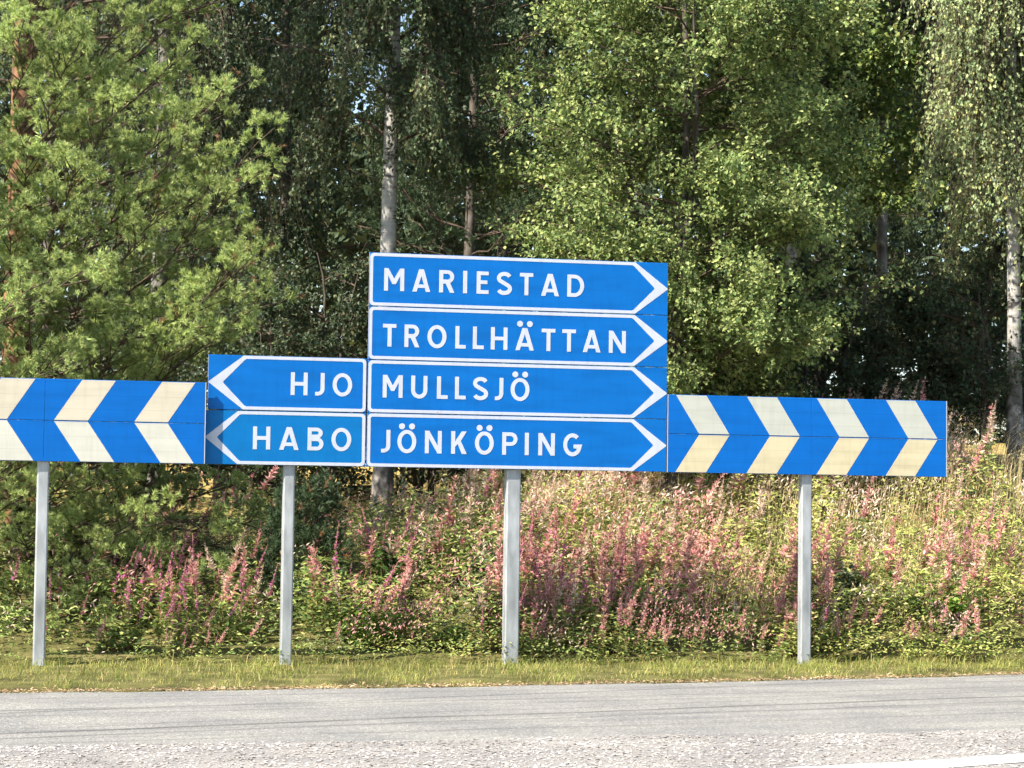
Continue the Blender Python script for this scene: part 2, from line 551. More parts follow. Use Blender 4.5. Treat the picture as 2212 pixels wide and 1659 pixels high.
# coarse stone chips of the surface dressing
n = 23000
cx = rng.uniform(-4.2, 4.6, n)
cyy = rng.uniform(10.8, 15.9, n)
keep = (cyy < bound_y(cx) + .05 * np.sin(cx * 2.3) + rng.normal(0, .03, n)) & ((cyy > line_y(cx) + .02) | (cyy < line_y(cx) - .44))
keep &= np.abs(cx) < cyy * .245
cx, cyy = cx[keep], cyy[keep]
n = len(cx)
sz = rng.uniform(.006, .015, n)
octa = np.array([(1, 0, 0), (0, 1, 0), (-1, 0, 0), (0, -1, 0), (0, 0, .42), (0, 0, -.4)])
ang = rng.uniform(0, 6.28, n)
o_ = octa[None] * (1 + rng.uniform(-.3, .3, (n, 6, 1)))
o_[:, :, 0] *= rng.uniform(.9, 1.7, n)[:, None]
tilt = rng.uniform(-.35, .35, (n, 1))
o_[:, :, 2] += o_[:, :, 0] * tilt
V = np.stack([o_[..., 0] * np.cos(ang)[:, None] - o_[..., 1] * np.sin(ang)[:, None],
              o_[..., 0] * np.sin(ang)[:, None] + o_[..., 1] * np.cos(ang)[:, None], o_[..., 2]], -1) * sz[:, None, None]
V += np.stack([cx, cyy, np.full(n, .006)], -1)[:, None]
i = np.arange(n)[:, None] * 6
F = np.concatenate([i + f for f in ([0, 1, 4], [1, 2, 4], [2, 3, 4], [3, 0, 4], [1, 0, 5], [2, 1, 5], [3, 2, 5], [0, 3, 5])])
o = link('road_chippings', mesh_np('road_chippings', V.reshape(-1, 3), [F]), M['chips'])
tag(o, 'pale stone chippings pressed into the road surface', 'chippings', kind='stuff')

# ------------------------------------------------------------------ the signs
def arc(cx, cy, rx_, ry_, a0, a1, n=10):
    return [(cx + rx_ * math.cos(R(a0 + (a1 - a0) * k / n)), cy + ry_ * math.sin(R(a0 + (a1 - a0) * k / n))) for k in range(n + 1)]


def stroke(pts, t):
    P = np.array(pts, float)
    d = norm(np.diff(P, axis=0))
    nrm = np.stack([-d[:, 1], d[:, 0]], 1)
    mi = np.vstack([nrm[:1], norm(nrm[:-1] + nrm[1:]), nrm[-1:]])
    cs = np.concatenate([[1], np.clip((mi[1:-1] * nrm[:-1]).sum(1), .5, 1), [1]])
    off = mi * (t / 2 / cs)[:, None]
    return [tuple(p) for p in np.vstack([P + off, (P - off)[::-1]])]


T = .178


def glyph(ch, W):
    """list of shapes, each = [outer, hole, hole...]; cap height 1, width W"""
    base = {'Ä': 'A', 'Ö': 'O'}.get(ch, ch)
    t = T
    h = t * .92
    if base == 'I': S = [[[(0, 0), (W, 0), (W, 1), (0, 1)]]]
    elif base == 'L': S = [[[(0, 0), (W, 0), (W, h), (t, h), (t, 1), (0, 1)]]]
    elif base == 'T': S = [[[(W / 2 - t / 2, 0), (W / 2 + t / 2, 0), (W / 2 + t / 2, 1 - h), (W, 1 - h), (W, 1), (0, 1), (0, 1 - h), (W / 2 - t / 2, 1 - h)]]]
    elif base == 'H': S = [[[(0, 0), (t, 0), (t, .5 - h / 2), (W - t, .5 - h / 2), (W - t, 0), (W, 0), (W, 1), (W - t, 1), (W - t, .5 + h / 2), (t, .5 + h / 2), (t, 1), (0, 1)]]]
    elif base == 'E': S = [[[(0, 0), (W, 0), (W, h), (t, h), (t, .5 - h / 2 + .02), (W * .9, .5 - h / 2 + .02), (W * .9, .5 + h / 2 + .02), (t, .5 + h / 2 + .02), (t, 1 - h), (W, 1 - h), (W, 1), (0, 1)]]]
    elif base == 'M': S = [[[(0, 0), (t, 0), (t, .68), (W / 2 - .075, .30), (W / 2 + .075, .30), (W - t, .68), (W - t, 0), (W, 0), (W, 1), (W - t * 1.05, 1), (W / 2, .54), (t * 1.05, 1), (0, 1)]]]
    elif base == 'N': S = [[[(0, 0), (t, 0), (t, .66), (W - t * 1.05, 0), (W, 0), (W, 1), (W - t, 1), (W - t, .34), (t * 1.05, 1), (0, 1)]]]
    elif base == 'A':
        a = W / 2 - .11
        xl = lambda z: .195 + a * z
        zt = (W / 2 - .195) / a
        S = [[[(0, 0), (.195, 0), (xl(.17), .17), (W - xl(.17), .17), (W - .195, 0), (W, 0), (W - a, 1), (a, 1)],
              [(xl(.325), .325), (W - xl(.325), .325), (W / 2, zt)]]]
    elif base == 'K': S = [[[(0, 0), (t, 0), (t, .31), (.295, .44), (W - .225, 0), (W, 0), (.43, .57), (W - .01, 1), (W - .235, 1), (t, .555), (t, 1), (0, 1)]]]
    elif base == 'O': S = [[arc(W / 2, .5, W / 2, .515, 0, 354, 34), arc(W / 2, .5, W / 2 - t * 1.02, .515 - t * .95, 0, 354, 34)]]
    elif base == 'U': S = [[[(0, 1)] + arc(W / 2, .36, W / 2, .37, 180, 360, 16) + [(W, 1), (W - t, 1)] + arc(W / 2, .36, W / 2 - t, .37 - t * .95, 360, 180, 16) + [(t, 1)]]]
    elif base == 'J': S = [[[(W - t, 1), (W - t, .30)] + arc(W - .30, .30, .30 - t, .30 - h, 0, -90, 8) + [(0, h), (0, 0)] + arc(W - .30, .30, .30, .30, -90, 0, 8) + [(W, 1)]]]
    elif base == 'S':
        rx_, ry_ = W / 2 - t / 2 - .005, .27 - t / 2 + .01
        c = arc(W / 2 + .005, .735, rx_, ry_, 22, 245, 16) + arc(W / 2 - .005, .265, rx_ + .01, ry_ + .005, 65, -158, 16)
        S = [[stroke(c, t)]]
    elif base == 'G':
        c = arc(W / 2, .5, W / 2 - t / 2, .515 - t / 2, 48, 338, 26) + [(W - t / 2, .43), (W * .56, .43)]
        S = [[stroke(c, t)]]
    elif base == 'D':
        S = [[[(0, 0), (W * .42, 0)] + arc(W * .42, .5, W * .58, .5, -84, 84, 16) + [(W * .42, 1), (0, 1)],
              [(t, h)] + arc(W * .42, .5, W * .58 - t, .5 - h, -90, 90, 16) + [(t, 1 - h)]]]
    elif base == 'P':
        S = [[[(0, 0), (t, 0), (t, .40), (W - .30, .40)] + arc(W - .30, .70, .30, .30, -84, 84, 12) + [(W - .30, 1), (0, 1)],
              [(t, .40 + h)] + arc(W - .30, .70, .30 - t, .30 - h, -90, 90, 12) + [(t, 1 - h)]]]
    elif base == 'R':
        S = [[[(0, 0), (t, 0), (t, .40), (W * .42, .40), (W - .20, 0), (W, 0), (W * .72, .425)] + arc(W - .31, .71, .29, .29, -50, 84, 12) + [(W - .31, 1), (0, 1)],
              [(t, .42 + h)] + arc(W - .31, .71, .29 - t, .29 - h, -90, 90, 12) + [(t, 1 - h)]]]
    elif base == 'B':
        S = [[[(0, 0), (W - .29, 0)] + arc(W - .29, .285, .29, .285, -84, 62, 12) + arc(W - .31, .765, .27, .235, -58, 84, 12) + [(W - .31, 1), (0, 1)],
              [(t, h)] + arc(W - .29, .285, .29 - t, .285 - h, -90, 90, 10) + [(t, .57 - h)],
              [(t, .53 + h)] + arc(W - .31, .765, .27 - t, .235 - h, -90, 90, 10) + [(t, 1 - h)]]]
    if ch in 'ÄÖ':
        yc = 1.185 if ch == 'Ä' else 1.17
        for sgn in (-1, 1):
            S.append([arc(W / 2 + sgn * .225, yc, .135, .135, 0, 340, 17)])
    return S


def plate(shapes, y0, y1):
    """2D shapes (x, z) as a thin solid between y0 (front) and y1"""
    a = Acc()
    for sh in shapes:
        loops = [[Vector((p[0], p[1], 0)) for p in lp] for lp in sh]
        flat = [p for lp in sh for p in lp]
        tri = tessellate_polygon(loops)
        nrm_fix = []
        for t3 in tri:
            (ax, az), (bx, bz), (cx_, cz) = (flat[k] for k in t3)
            nrm_fix.append(t3 if (bx - ax) * (cz - az) - (bz - az) * (cx_ - ax) > 0 else t3[::-1])
        n_ = len(flat)
        V = [(x, y0, z) for x, z in flat] + [(x, y1, z) for x, z in flat]
        quads = []
        k0 = 0
        for lp in sh:
            m_ = len(lp)
            for k in range(m_):
                i0, i1 = k0 + k, k0 + (k + 1) % m_
                quads.append((i0, i1, i1 + n_, i0 + n_))
            k0 += m_
        a.add(V, nrm_fix, quads)
    return a


def letters(text, spans, z0, cap, parent, y=-.0022):
    k = 0
    for ch, (u0, u1) in zip(text, spans):
        sc = cap
        sh = glyph(ch, (u1 - u0) / sc)
        sh = [[[(u0 + x * sc, z0 + z * sc) for x, z in lp] for lp in s_] for s_ in sh]
        plate(sh, y, -.0004).obj('letter', M['white'], parent)


def rrect(x0, x1, z0, z1, r, corners):
    """ccw from bottom left; corners = which of (bl, br, tr, tl) are rounded"""
    out = []
    for (cx_, cz, a0, on) in ((x0, z0, 180, corners[0]), (x1, z0, 270, corners[1]), (x1, z1, 0, corners[2]), (x0, z1, 90, corners[3])):
        if on:
            sxn = 1 if cx_ == x0 else -1
            szn = 1 if cz == z0 else -1
            out += arc(cx_ + sxn * r, cz + szn * r, r, r, a0, a0 + 90, 5)
        else:
            out.append((cx_, cz))
    return out


def arrow_border(x0, x1, z0, z1, tip, neck, notch, bw=.027):
    """white outline of an arrow-shaped panel pointing towards x = tip"""
    zm = (z0 + z1) / 2
    e = .003
    r1, r2 = .035, .018
    if tip > x0 and neck > x0 and tip > neck:      # to the right
        L = x0 + .004
        outer = arc(L + r1, z0 + e + r1, r1, r1, 180, 270, 5) + [(neck, z0 + e), (tip, zm - .004), (tip, zm + .004), (neck, z1 - e)] + arc(L + r1, z1 - e - r1, r1, r1, 90, 180, 5)
        Li = L + bw
        inner = arc(Li + r2, z0 + e + bw + r2, r2, r2, 180, 270, 4) + [(neck - .028, z0 + e + bw), (neck - .012, z0 + e + bw + .008), (notch, zm - .006), (notch, zm + .006), (neck - .012, z1 - e - bw - .008), (neck - .028, z1 - e - bw)] + arc(Li + r2, z1 - e - bw - r2, r2, r2, 90, 180, 4)
    else:
        L = x1 - .004
        outer = [(tip, zm + .004), (tip, zm - .004), (neck, z0 + e)] + arc(L - r1, z0 + e + r1, r1, r1, 270, 360, 5) + arc(L - r1, z1 - e - r1, r1, r1, 0, 90, 5) + [(neck, z1 - e)]
        Li = L - bw
        inner = [(notch, zm + .006), (notch, zm - .006), (neck + .012, z0 + e + bw + .008), (neck + .028, z0 + e + bw)] + arc(Li - r2, z0 + e + bw + r2, r2, r2, 270, 360, 4) + arc(Li - r2, z1 - e - bw - r2, r2, r2, 0, 90, 4) + [(neck + .028, z1 - e - bw), (neck + .012, z1 - e - bw - .008)]
    return [[outer, inner]]


def sign_root(name, u, label, cat, group=None):
    x, y = us(u, 0)
    return empty(name, (x, y, 0), PHI, label, cat, group)


def sign_post(root, w, dpt, ztop, y0, zb=-.35, lean=0.0):
    """box-section post, slightly rounded corners, with a cap plate"""
    a = Acc()
    c = .012
    prof = [(-w / 2 + c, 0), (w / 2 - c, 0), (w / 2, c), (w / 2, dpt - c), (w / 2 - c, dpt), (-w / 2 + c, dpt), (-w / 2, dpt - c), (-w / 2, c)]
    zs = [zb, 0.4, 1.2, ztop]
    V = [(x + lean * (z - 1.7), y0 + y, z) for z in zs for x, y in prof]
    F = [(i * 8 + j, i * 8 + (j + 1) % 8, i * 8 + 8 + (j + 1) % 8, i * 8 + 8 + j) for i in range(3) for j in range(8)]
    a.add(V, F, [tuple(range(24, 32))])
    return a.obj('post', M['steel'], root)


def panel_mesh(parent, x0, x1, z0, z1, y0, thick, m, name='panel'):
    a = Acc()
    b = .002
    # front face with a small bevel, sides and back
    V = [(x0 + b, y0, z0 + b), (x1 - b, y0, z0 + b), (x1 - b, y0, z1 - b), (x0 + b, y0, z1 - b),
         (x0, y0 + b, z0), (x1, y0 + b, z0), (x1, y0 + b, z1), (x0, y0 + b, z1),
         (x0, y0 + thick, z0), (x1, y0 + thick, z0), (x1, y0 + thick, z1), (x0, y0 + thick, z1)]
    F = [(0, 1, 2, 3), (0, 4, 5, 1), (1, 5, 6, 2), (2, 6, 7, 3), (3, 7, 4, 0), (4, 8, 9, 5), (5, 9, 10, 6), (6, 10, 11, 7), (7, 11, 8, 4), (8, 11, 10, 9)]
    a.add(V, F)
    o = a.obj(name, m, parent)
    o.data.materials.append(M['seam'])
    for pl in o.data.polygons:
        if pl.index >= 5:
            pl.material_index = 1
    return o


def rails(parent, x0, x1, zs, y0, y1):
    for z in zs:
        a = Acc()
        box(a, x0, x1, y0, y1, z - .025, z + .025)
        a.obj('rail', M['alu'], parent)


def pairs(l):
    return [(l[i], l[i + 1]) for i in range(0, len(l), 2)]


# four-panel stack
U0 = .038
root = sign_root('direction_sign', U0, 'tall blue stack of four white-lettered direction panels pointing right', 'sign', 'blue direction signs')
rows = [
    ('MARIESTAD', 3.142, 3.607, 1.110, [-1.15, -.973, -.9, -.742, -.663, -.527, -.45, -.414, -.329, -.222, -.15, -.012, .059, .179, .252, .414, .489, .642], 3.277),
    ('TROLLHÄTTAN', 2.676, 3.136, 1.108, [-1.153, -1.035, -.963, -.83, -.76, -.591, -.512, -.419, -.356, -.258, -.195, -.046, .026, .193, .262, .386, .449, .572, .636, .798, .874, 1.029], 2.790),
    ('MULLSJÖ', 2.214, 2.670, 1.108, [-1.147, -.972, -.897, -.754, -.669, -.573, -.509, -.413, -.35, -.213, -.152, -.077, -.012, .158], 2.346),
    ('JÖNKÖPING', 1.744, 2.208, 1.108, [-1.153, -1.073, -1.011, -.845, -.768, -.62, -.536, -.397, -.324, -.157, -.081, .056, .122, .158, .244, .393, .469, .636], 1.869)]
for k, (txt, z0, z1, neck, sp_, zb) in enumerate(rows):
    pn = panel_mesh(root, -1.279 - U0, 1.412 - U0, z0, z1, 0, .022, M['blue'])
    pn['label'] = 'blue panel lettered ' + txt
    sh = arrow_border(-1.279 - U0, 1.412 - U0, z0, z1, 1.410 - U0, neck - U0, 1.287 - U0)
    plate(sh, -.0016, -.0004).obj('border', M['white'], pn)
    letters(txt, [(a - U0, b - U0) for a, b in pairs(sp_)], zb, .197, pn)
rails(root, -1.2 - U0, 1.35 - U0, (1.97, 2.44, 2.90, 3.37), .022, .038)
sign_post(root, .128, .128, 3.50, .038)
a = Acc(); box(a, -.57 - .006 - U0 + .57 - .66, -.66 - U0, -.0028, .001, 2.211, 2.232)
a.obj('bolt', M['seam'], root)

# two-panel stack
U0 = -1.94
root = sign_root('direction_sign', U0, 'low blue pair of white-lettered direction panels pointing left', 'sign', 'blue direction signs')
pn = panel_mesh(root, -2.655 - U0, -1.290 - U0, 2.212, 2.680, 0, .022, M['blue']); pn['label'] = 'blue panel lettered HJO'
plate(arrow_border(-2.655 - U0, -1.290 - U0, 2.212, 2.680, -2.652 - U0, -2.356 - U0, -2.527 - U0), -.0016, -.0004).obj('border', M['white'], pn)
letters('HJO', [(a - U0, b - U0) for a, b in pairs([-1.948, -1.802, -1.735, -1.655, -1.585, -1.415])], 2.349, .196, pn)
pn = panel_mesh(root, -2.674 - U0, -1.290 - U0, 1.744, 2.204, 0, .022, M['blue2']); pn['label'] = 'slightly lighter blue panel lettered HABO'
plate(arrow_border(-2.674 - U0, -1.290 - U0, 1.744, 2.204, -2.671 - U0, -2.396 - U0, -2.567 - U0), -.0016, -.0004).obj('border', M['white'], pn)
letters('HABO', [(a - U0, b - U0) for a, b in pairs([-2.264, -2.116, -2.038, -1.870, -1.794, -1.656, -1.587, -1.415])], 1.876, .196, pn)
rails(root, -2.6 - U0, -1.35 - U0, (1.97, 2.44), .022, .038)
sign_post(root, .098, .098, 2.62, .038)


def chevron(u_post, x0, x1, seam, top_e, mid_e, w, mats, label, yf):
    root = sign_root('chevron_board', u_post, label, 'sign', 'blue and white chevron boards')
    for r_, (z0, z1, mt) in enumerate(((2.0855, 2.434, mats[0]), (1.741, 2.0815, mats[1]))):
        for (a0, a1) in ((x0, seam - .001), (seam + .001, x1)):
            pn = panel_mesh(root, a0 - u_post, a1 - u_post, z0, z1, yf, .022, M['blue_c'])
            for te, me_ in zip(top_e, mid_e):
                out_, mid_ = te, me_
                zt, zb_ = z1 - .004, z0 + .004
                if r_ == 0: q = [(mid_, zb_), (mid_ + w, zb_), (out_ + w, zt), (out_, zt)]
                else: q = [(out_, zb_), (out_ + w, zb_), (mid_ + w, zt), (mid_, zt)]
                if not (a0 <= (q[0][0] + q[2][0]) / 2 <= a1): continue
                q = [(min(max(x, a0 + .004), a1 - .004) - u_post, z) for x, z in q]
                plate([[q]], yf - .0016, yf - .0004).obj('stripe', M[mt], pn)
    rails(root, x0 + .05 - u_post, x1 - .05 - u_post, (1.9, 2.27), yf + .022, yf + .038)
    for xe in (x0, x1):
        a = Acc(); sg = 1 if xe == x1 else -1
        xa, xb = sorted((xe + sg * .0005, xe + sg * .007))
        box(a, xa - u_post, xb - u_post, yf - .001, yf + .03, 1.741, 2.434)
        a.obj('edge_trim', M['alu'], root)
    sign_post(root, .1, .1, 2.36, yf + .038)


P_ = .667
chevron(-4.02, -5.42, -2.684, -4.021, [-3.05 - P_ * k for k in range(4)], [-3.275 - P_ * k for k in range(4)], .280,
        ('cream', 'offwhite'), 'long chevron board with cream and white stripes pointing left', -.075)
P_ = .661
chevron(2.745, 1.428, 4.066, 2.772, [1.499 + P_ * k for k in range(4)], [1.714 + P_ * k for k in range(4)], .283,
        ('greywhite', 'yellowed'), 'long chevron board with pale and yellowed stripes pointing right', 0.004)

# ------------------------------------------------------------------ trees
def trunk_pts(base, H, lean, wig, r_, n=14):
    t = np.linspace(0, 1, n)
    ph = r_.uniform(0, 6.28, 4)
    x = base[0] + lean[0] * t * H + wig * np.sin(t * 5 + ph[0]) * t + wig * .5 * np.sin(t * 11 + ph[1]) * t
    y = base[1] + lean[1] * t * H + wig * np.sin(t * 4 + ph[2]) * t
    return np.stack([x, y, base[2] + t * H], 1)


def at_h(P, z):
    return np.array([np.interp(z, P[:, 2], P[:, 0]), np.interp(z, P[:, 2], P[:, 1]), z])


def broadleaf(name, label, group, x, y, H, tr, zlo, rfun, nl, ns, nt_, nleaf, leaf, mats, seed, lean=(0, 0), wig=.08,
              rise=35, hang=0.0, shape=2, cat='tree', zfine=9.5, stems=1, gaps=(), twigs=True, sub_len=.45, spread=.35, parts=True):
    r_ = np.random.default_rng(seed)
    zg = float(terrain(x, y))
    root = empty(name, (0, 0, 0), 0, label, cat, group)
    root.location = (x, y, zg - .05)
    off = np.array([x, y, zg - .05])
    tk, br, lf = Acc(), Acc(), Acc()
    for st in range(stems):
        ll = (lean[0] + r_.normal(0, .08), lean[1] + r_.normal(0, .06)) if stems > 1 else lean
        TP = trunk_pts((0, 0, 0) if st == 0 else (r_.normal(0, .15), r_.normal(0, .15), 0), H * (1 if st == 0 else r_.uniform(.75, .95)), ll, wig, r_)
        Hs = TP[-1, 2]
        tt = TP[:, 2] / Hs
        rad = tr * (1 if st == 0 else .75) * (1 - tt) ** .8 + .008
        rad[0] *= 1.35
        tk.add(*tube(TP, rad, 9, .05, seed))
        for i in range(nl):
            f = (i + r_.uniform(0, 1)) / nl
            zs = zlo + (Hs * .97 - zlo) * f ** 1.05
            p0 = at_h(TP, zs)
            az = i * 2.39996 + r_.normal(0, .35) + st * 1.3
            Ln = rfun(zs) * r_.uniform(.35 if hang > .5 else .75, 1.15)
            if Ln < .2: continue
            e = R(rise + r_.normal(0, 9)) * (1 - .25 * f)
            d0 = np.array([math.cos(az) * math.cos(e), math.sin(az) * math.cos(e), math.sin(e)])
            t = np.linspace(0, 1, 7)[:, None]
            LP = p0 + d0 * Ln * t
            LP[:, 2] -= (hang * .35 + .10) * Ln * t[:, 0] ** 2
            LP[:, :2] += np.cumsum(r_.normal(0, .03 * Ln, (7, 2)), 0) * t
            lr = max(.010, tr * .24 * (1 - zs / Hs * .6)) * (1 - .85 * t[:, 0]) + .003
            br.add(*segs(LP[:-1], LP[1:], lr[:-1], lr[1:], 4))
            for j in range(ns):
                q = .18 + .82 * (j + r_.uniform(0, 1)) / ns
                s0 = np.array([np.interp(q, t[:, 0], LP[:, c]) for c in range(3)])
                sd = (1 if j % 2 else -1)
                a2 = az + sd * R(r_.uniform(20, 75)) * (1 - .5 * q)
                el = R(r_.normal(18 - 40 * hang, 16))
                d1 = np.array([math.cos(a2) * math.cos(el), math.sin(a2) * math.cos(el), math.sin(el)])
                SL = sub_len * Ln * r_.uniform(.6, 1.1) * (1.1 - .5 * q)
                s1 = s0 + d1 * SL
                sm = (s0 + s1) / 2 + [0, 0, .04 * SL]
                s1[2] -= hang * .3 * SL
                br.add(*segs([s0, sm], [sm, s1], [.009, .006], [.006, .003], 3))
                # twigs
                k = nt_
                w = r_.uniform(.15, 1.05, k)[:, None]
                t0 = s0 * (1 - w) + s1 * w
                dd = norm(d1 + r_.normal(0, .65, (k, 3)) + [0, 0, .1])
                if hang > .3:
                    dd = norm(dd * .35 + np.array([0, 0, -1.0]))
                    TL = r_.uniform(.5, 1.6, k) * hang * 1.2
                else:
                    TL = r_.uniform(.5, 1.1, k) * spread
                t1 = t0 + dd * TL[:, None]
                wp = t0 + off
                ok = np.ones(k, bool)
                for (gx, gz, gr, pr) in gaps:      # thin places in the crown
                    dist = np.hypot(wp[:, 0] - gx, wp[:, 2] - gz)
                    ok &= ~((dist < gr) & (r_.uniform(0, 1, k) < pr))
                t0, t1, dd, TL = t0[ok], t1[ok], dd[ok], TL[ok]
                k = len(t0)
                if k == 0: continue
                fine = (s0[2] + off[2]) < min(zfine + hang * 1.6, EYE + .235 * (s0[1] + off[1]) + hang * 1.6) and abs(s0[0] + off[0]) < .235 * (s0[1] + off[1])
                if twigs and fine:
                    br.add(*segs(t0, t1, .0035, .0015, 3))
                nlf = nleaf if fine else max(3, nleaf // 4)
                v = r_.uniform(.05, 1.05, (k, nlf, 1))
                pp = t0[:, None] * (1 - v) + t1[:, None] * v
                pp = pp + r_.normal(0, (.02 if hang > .3 else .034) * (leaf / .05), pp.shape)
                pp = pp.reshape(-1, 3)
                ax = np.repeat(dd[:, None], nlf, 1).reshape(-1, 3) * .5 + r_.normal(0, .6, pp.shape) + [0, 0, -.35 - hang * .4]
                nn = np.array([0, 0, 1.0]) + r_.normal(0, .55 + hang * .4, pp.shape) + np.array([-.15, -.25, 0])
                lz = leaf * r_.uniform(.6, 1.15, len(pp)) * (1 if fine else 2.1)
                lf.add(*(leaves6 if (shape == 6 and fine) else leaves2)(pp, ax, nn, lz, lz * .78))
    o = tk.obj('trunk', mats[0], root, True)
    if br.n: br.obj('branches', mats[1], root)['kind'] = 'stuff'
    lf.obj('crown', mats[2], root)['kind'] = 'stuff'
    return root


def shoots(P, D, r_, nn=34, L=.15, nlen=.062, wd=.0042):
    """bottlebrush pine shoots: needles around a short axis"""
    n = len(P)
    D = norm(D)
    t = r_.uniform(0, 1, (n, nn, 1)) ** .75
    base = P[:, None] + D[:, None] * L * t
    rd = r_.normal(size=(n, nn, 3))
    rd = norm(rd - (rd * D[:, None]).sum(-1, keepdims=True) * D[:, None])
    spr = r_.uniform(.3, 2.6, (n, nn, 1)) * (1 - .3 * t)
    nd = norm(D[:, None] + rd * spr)
    sd = norm(np.cross(nd, r_.normal(size=nd.shape)))
    ln = nlen * r_.uniform(.75, 1.15, (n, nn, 1))
    V = np.stack([base + sd * wd * .5, base - sd * wd * .5, base + nd * ln], 2).reshape(-1, 3)
    return V, np.arange(len(V)).reshape(-1, 3)


def pine(name, label, group, x, y, H, tr, zlo, rfun, step, per, mats, seed, lean=(0, 0), extra=(), fine_z=7.6, nn=46, dead=(), dens=1.0, aim=0.0, nscale=1.0):
    r_ = np.random.default_rng(seed)
    zg = float(terrain(x, y))
    root = empty(name, (x, y, zg - .05), 0, label, 'tree', group)
    off = np.array([x, y, zg - .05])
    tk, br, nd, dn = Acc(), Acc(), Acc(), Acc()
    TP = trunk_pts((0, 0, 0), H, lean, .05, r_, 20)
    rad = tr * (1 - TP[:, 2] / H) ** .8 + .01
    rad[0] *= 1.25
    tk.add(*tube(TP, rad, 10, .06, seed))
    limbs = []
    z = zlo
    while z < H * .97:
        a0 = r_.uniform(0, 6.28)
        for k in range(per):
            az = a0 + k * 6.283 / per + r_.normal(0, .25)
            Ln = rfun(z) * r_.uniform(.7, 1.15) * (1 + aim * (math.cos(az) * .6 - math.sin(az) * .6))
            e = R(r_.normal(14 + 22 * z / H, 7))
            p0 = at_h(TP, z + r_.normal(0, .06))
            p1 = p0 + np.array([math.cos(az) * math.cos(e), math.sin(az) * math.cos(e), math.sin(e)]) * Ln
            limbs.append((p0, p1, 1.0))
        z += step * r_.uniform(.8, 1.2) * (1 if z + zg < fine_z else 1.3)
    for (tx, ty, tz, dn_) in extra:                # limbs reaching to known places
        p1 = np.array([tx, ty, tz]) - off
        p0 = at_h(TP, max(.5, p1[2] - .35 * np.hypot(p1[0], p1[1])))
        limbs.append((p0, p1, dn_))
    for (p0, p1, den) in limbs:
        Ln = np.linalg.norm(p1 - p0)
        t = np.linspace(0, 1, 7)[:, None]
        LP = p0 * (1 - t) + p1 * t
        LP[:, 2] += -.16 * Ln * np.sin(t[:, 0] * 3.1416) * .6
        LP += r_.normal(0, .018 * Ln, LP.shape) * (t * (1 - t) * 4)
        lr = (tr * .13 + .005) * (1 - .8 * t[:, 0]) * min(1, Ln / 1.5)
        br.add(*segs(LP[:-1], LP[1:], lr[:-1], lr[1:], 5))
        fwd = norm(p1 - p0)
        side = norm(np.cross(fwd, [0, 0, 1.]))
        world_z = p1[2] + off[2]
        fine = world_z < fine_z and abs(p1[0] + off[0]) < .245 * (p1[1] + off[1]) and p1[1] < .5
        ns = int((5 + 4.4 * Ln) * dens * (.6 if not fine else 1))
        for j in range(ns):
            q = .30 + .70 * ((j + r_.uniform(0, 1)) / ns) ** .85
            s0 = np.array([np.interp(q, t[:, 0], LP[:, c]) for c in range(3)])
            sg = 1 if j % 2 else -1
            d1 = norm(fwd * r_.uniform(.5, 1.1) + side * sg * r_.uniform(.35, 1.0) * (1.15 - .6 * q) + np.array([0, 0, r_.normal(.30, .26)]))
            SL = (.16 + .26 * Ln * (1.15 - q)) * r_.uniform(.7, 1.2)
            s1 = s0 + d1 * SL
            br.add(*segs([s0], [s1], .008, .004, 3))
            if r_.uniform() > den: continue
            k1 = int(r_.integers(8, 14)); k2 = int(SL / .25)
            ks = k1 + k2
            w = np.concatenate([r_.uniform(.92, 1.0, k1), r_.uniform(.35, .92, k2)])[:, None]
            sp0 = s0 * (1 - w) + s1 * w
            sdr = norm(d1 + r_.normal(0, .7, (ks, 3)) + [0, -.12, .4])
            sp0 = sp0 + sdr * r_.uniform(.02, .13, (ks, 1))
            
            if fine:
                isd = r_.uniform(0, 1, ks) < .025
                if isd.any(): dn.add(*shoots(sp0[isd], sdr[isd], r_, 24, .12, .05 * nscale, .005))
                if (~isd).any(): nd.add(*shoots(sp0[~isd], sdr[~isd], r_, nn, .05 * nscale, .056 * nscale, .0072 * nscale))
            else:
                nd.add(*shoots(sp0[::2], sdr[::2], r_, 14, .12, .09, .024))
    for (tx, ty, tz) in dead:                      # bare dead boughs
        p1 = np.array([tx, ty, tz]) - off
        p0 = at_h(TP, max(.35, p1[2] + .15 * np.hypot(p1[0], p1[1])))
        t = np.linspace(0, 1, 9)[:, None]
        LP = p0 * (1 - t) + p1 * t + r_.normal(0, .05, (9, 3)) * t
        lr = .022 * (1 - .8 * t[:, 0])
        br.add(*segs(LP[:-1], LP[1:], lr[:-1], lr[1:], 5))
        for k in range(26):
            q = r_.uniform(.2, 1); s0 = np.array([np.interp(q, t[:, 0], LP[:, c]) for c in range(3)])
            s1 = s0 + norm((p1 - p0) / np.linalg.norm(p1 - p0) * .7 + r_.normal(0, .6, 3)) * r_.uniform(.15, .5)
            s2 = s1 + r_.normal(0, .1, 3)
            br.add(*segs([s0, s1], [s1, s2], [.006, .004], [.004, .002], 3))
    tk.obj('trunk', mats[0], root, True)
    br.obj('branches', mats[1], root)['kind'] = 'stuff'
    nd.obj('needles', mats[2], root)['kind'] = 'stuff'
    if dn.n: dn.obj('dead_needles', M['dead_needle'], root)['kind'] = 'stuff'
    return root


def px(p, d):            # photo column at a given distance -> metres to the side
    return (p - 1106) / 5100 * d


# big pine on the left
d = 24.5


def W(p, q, dd):
    """a point this far down the view, for limbs whose tips the photo shows"""
    return (px(p, dd), dd, EYE + (1115 - q) / 5100 * dd)


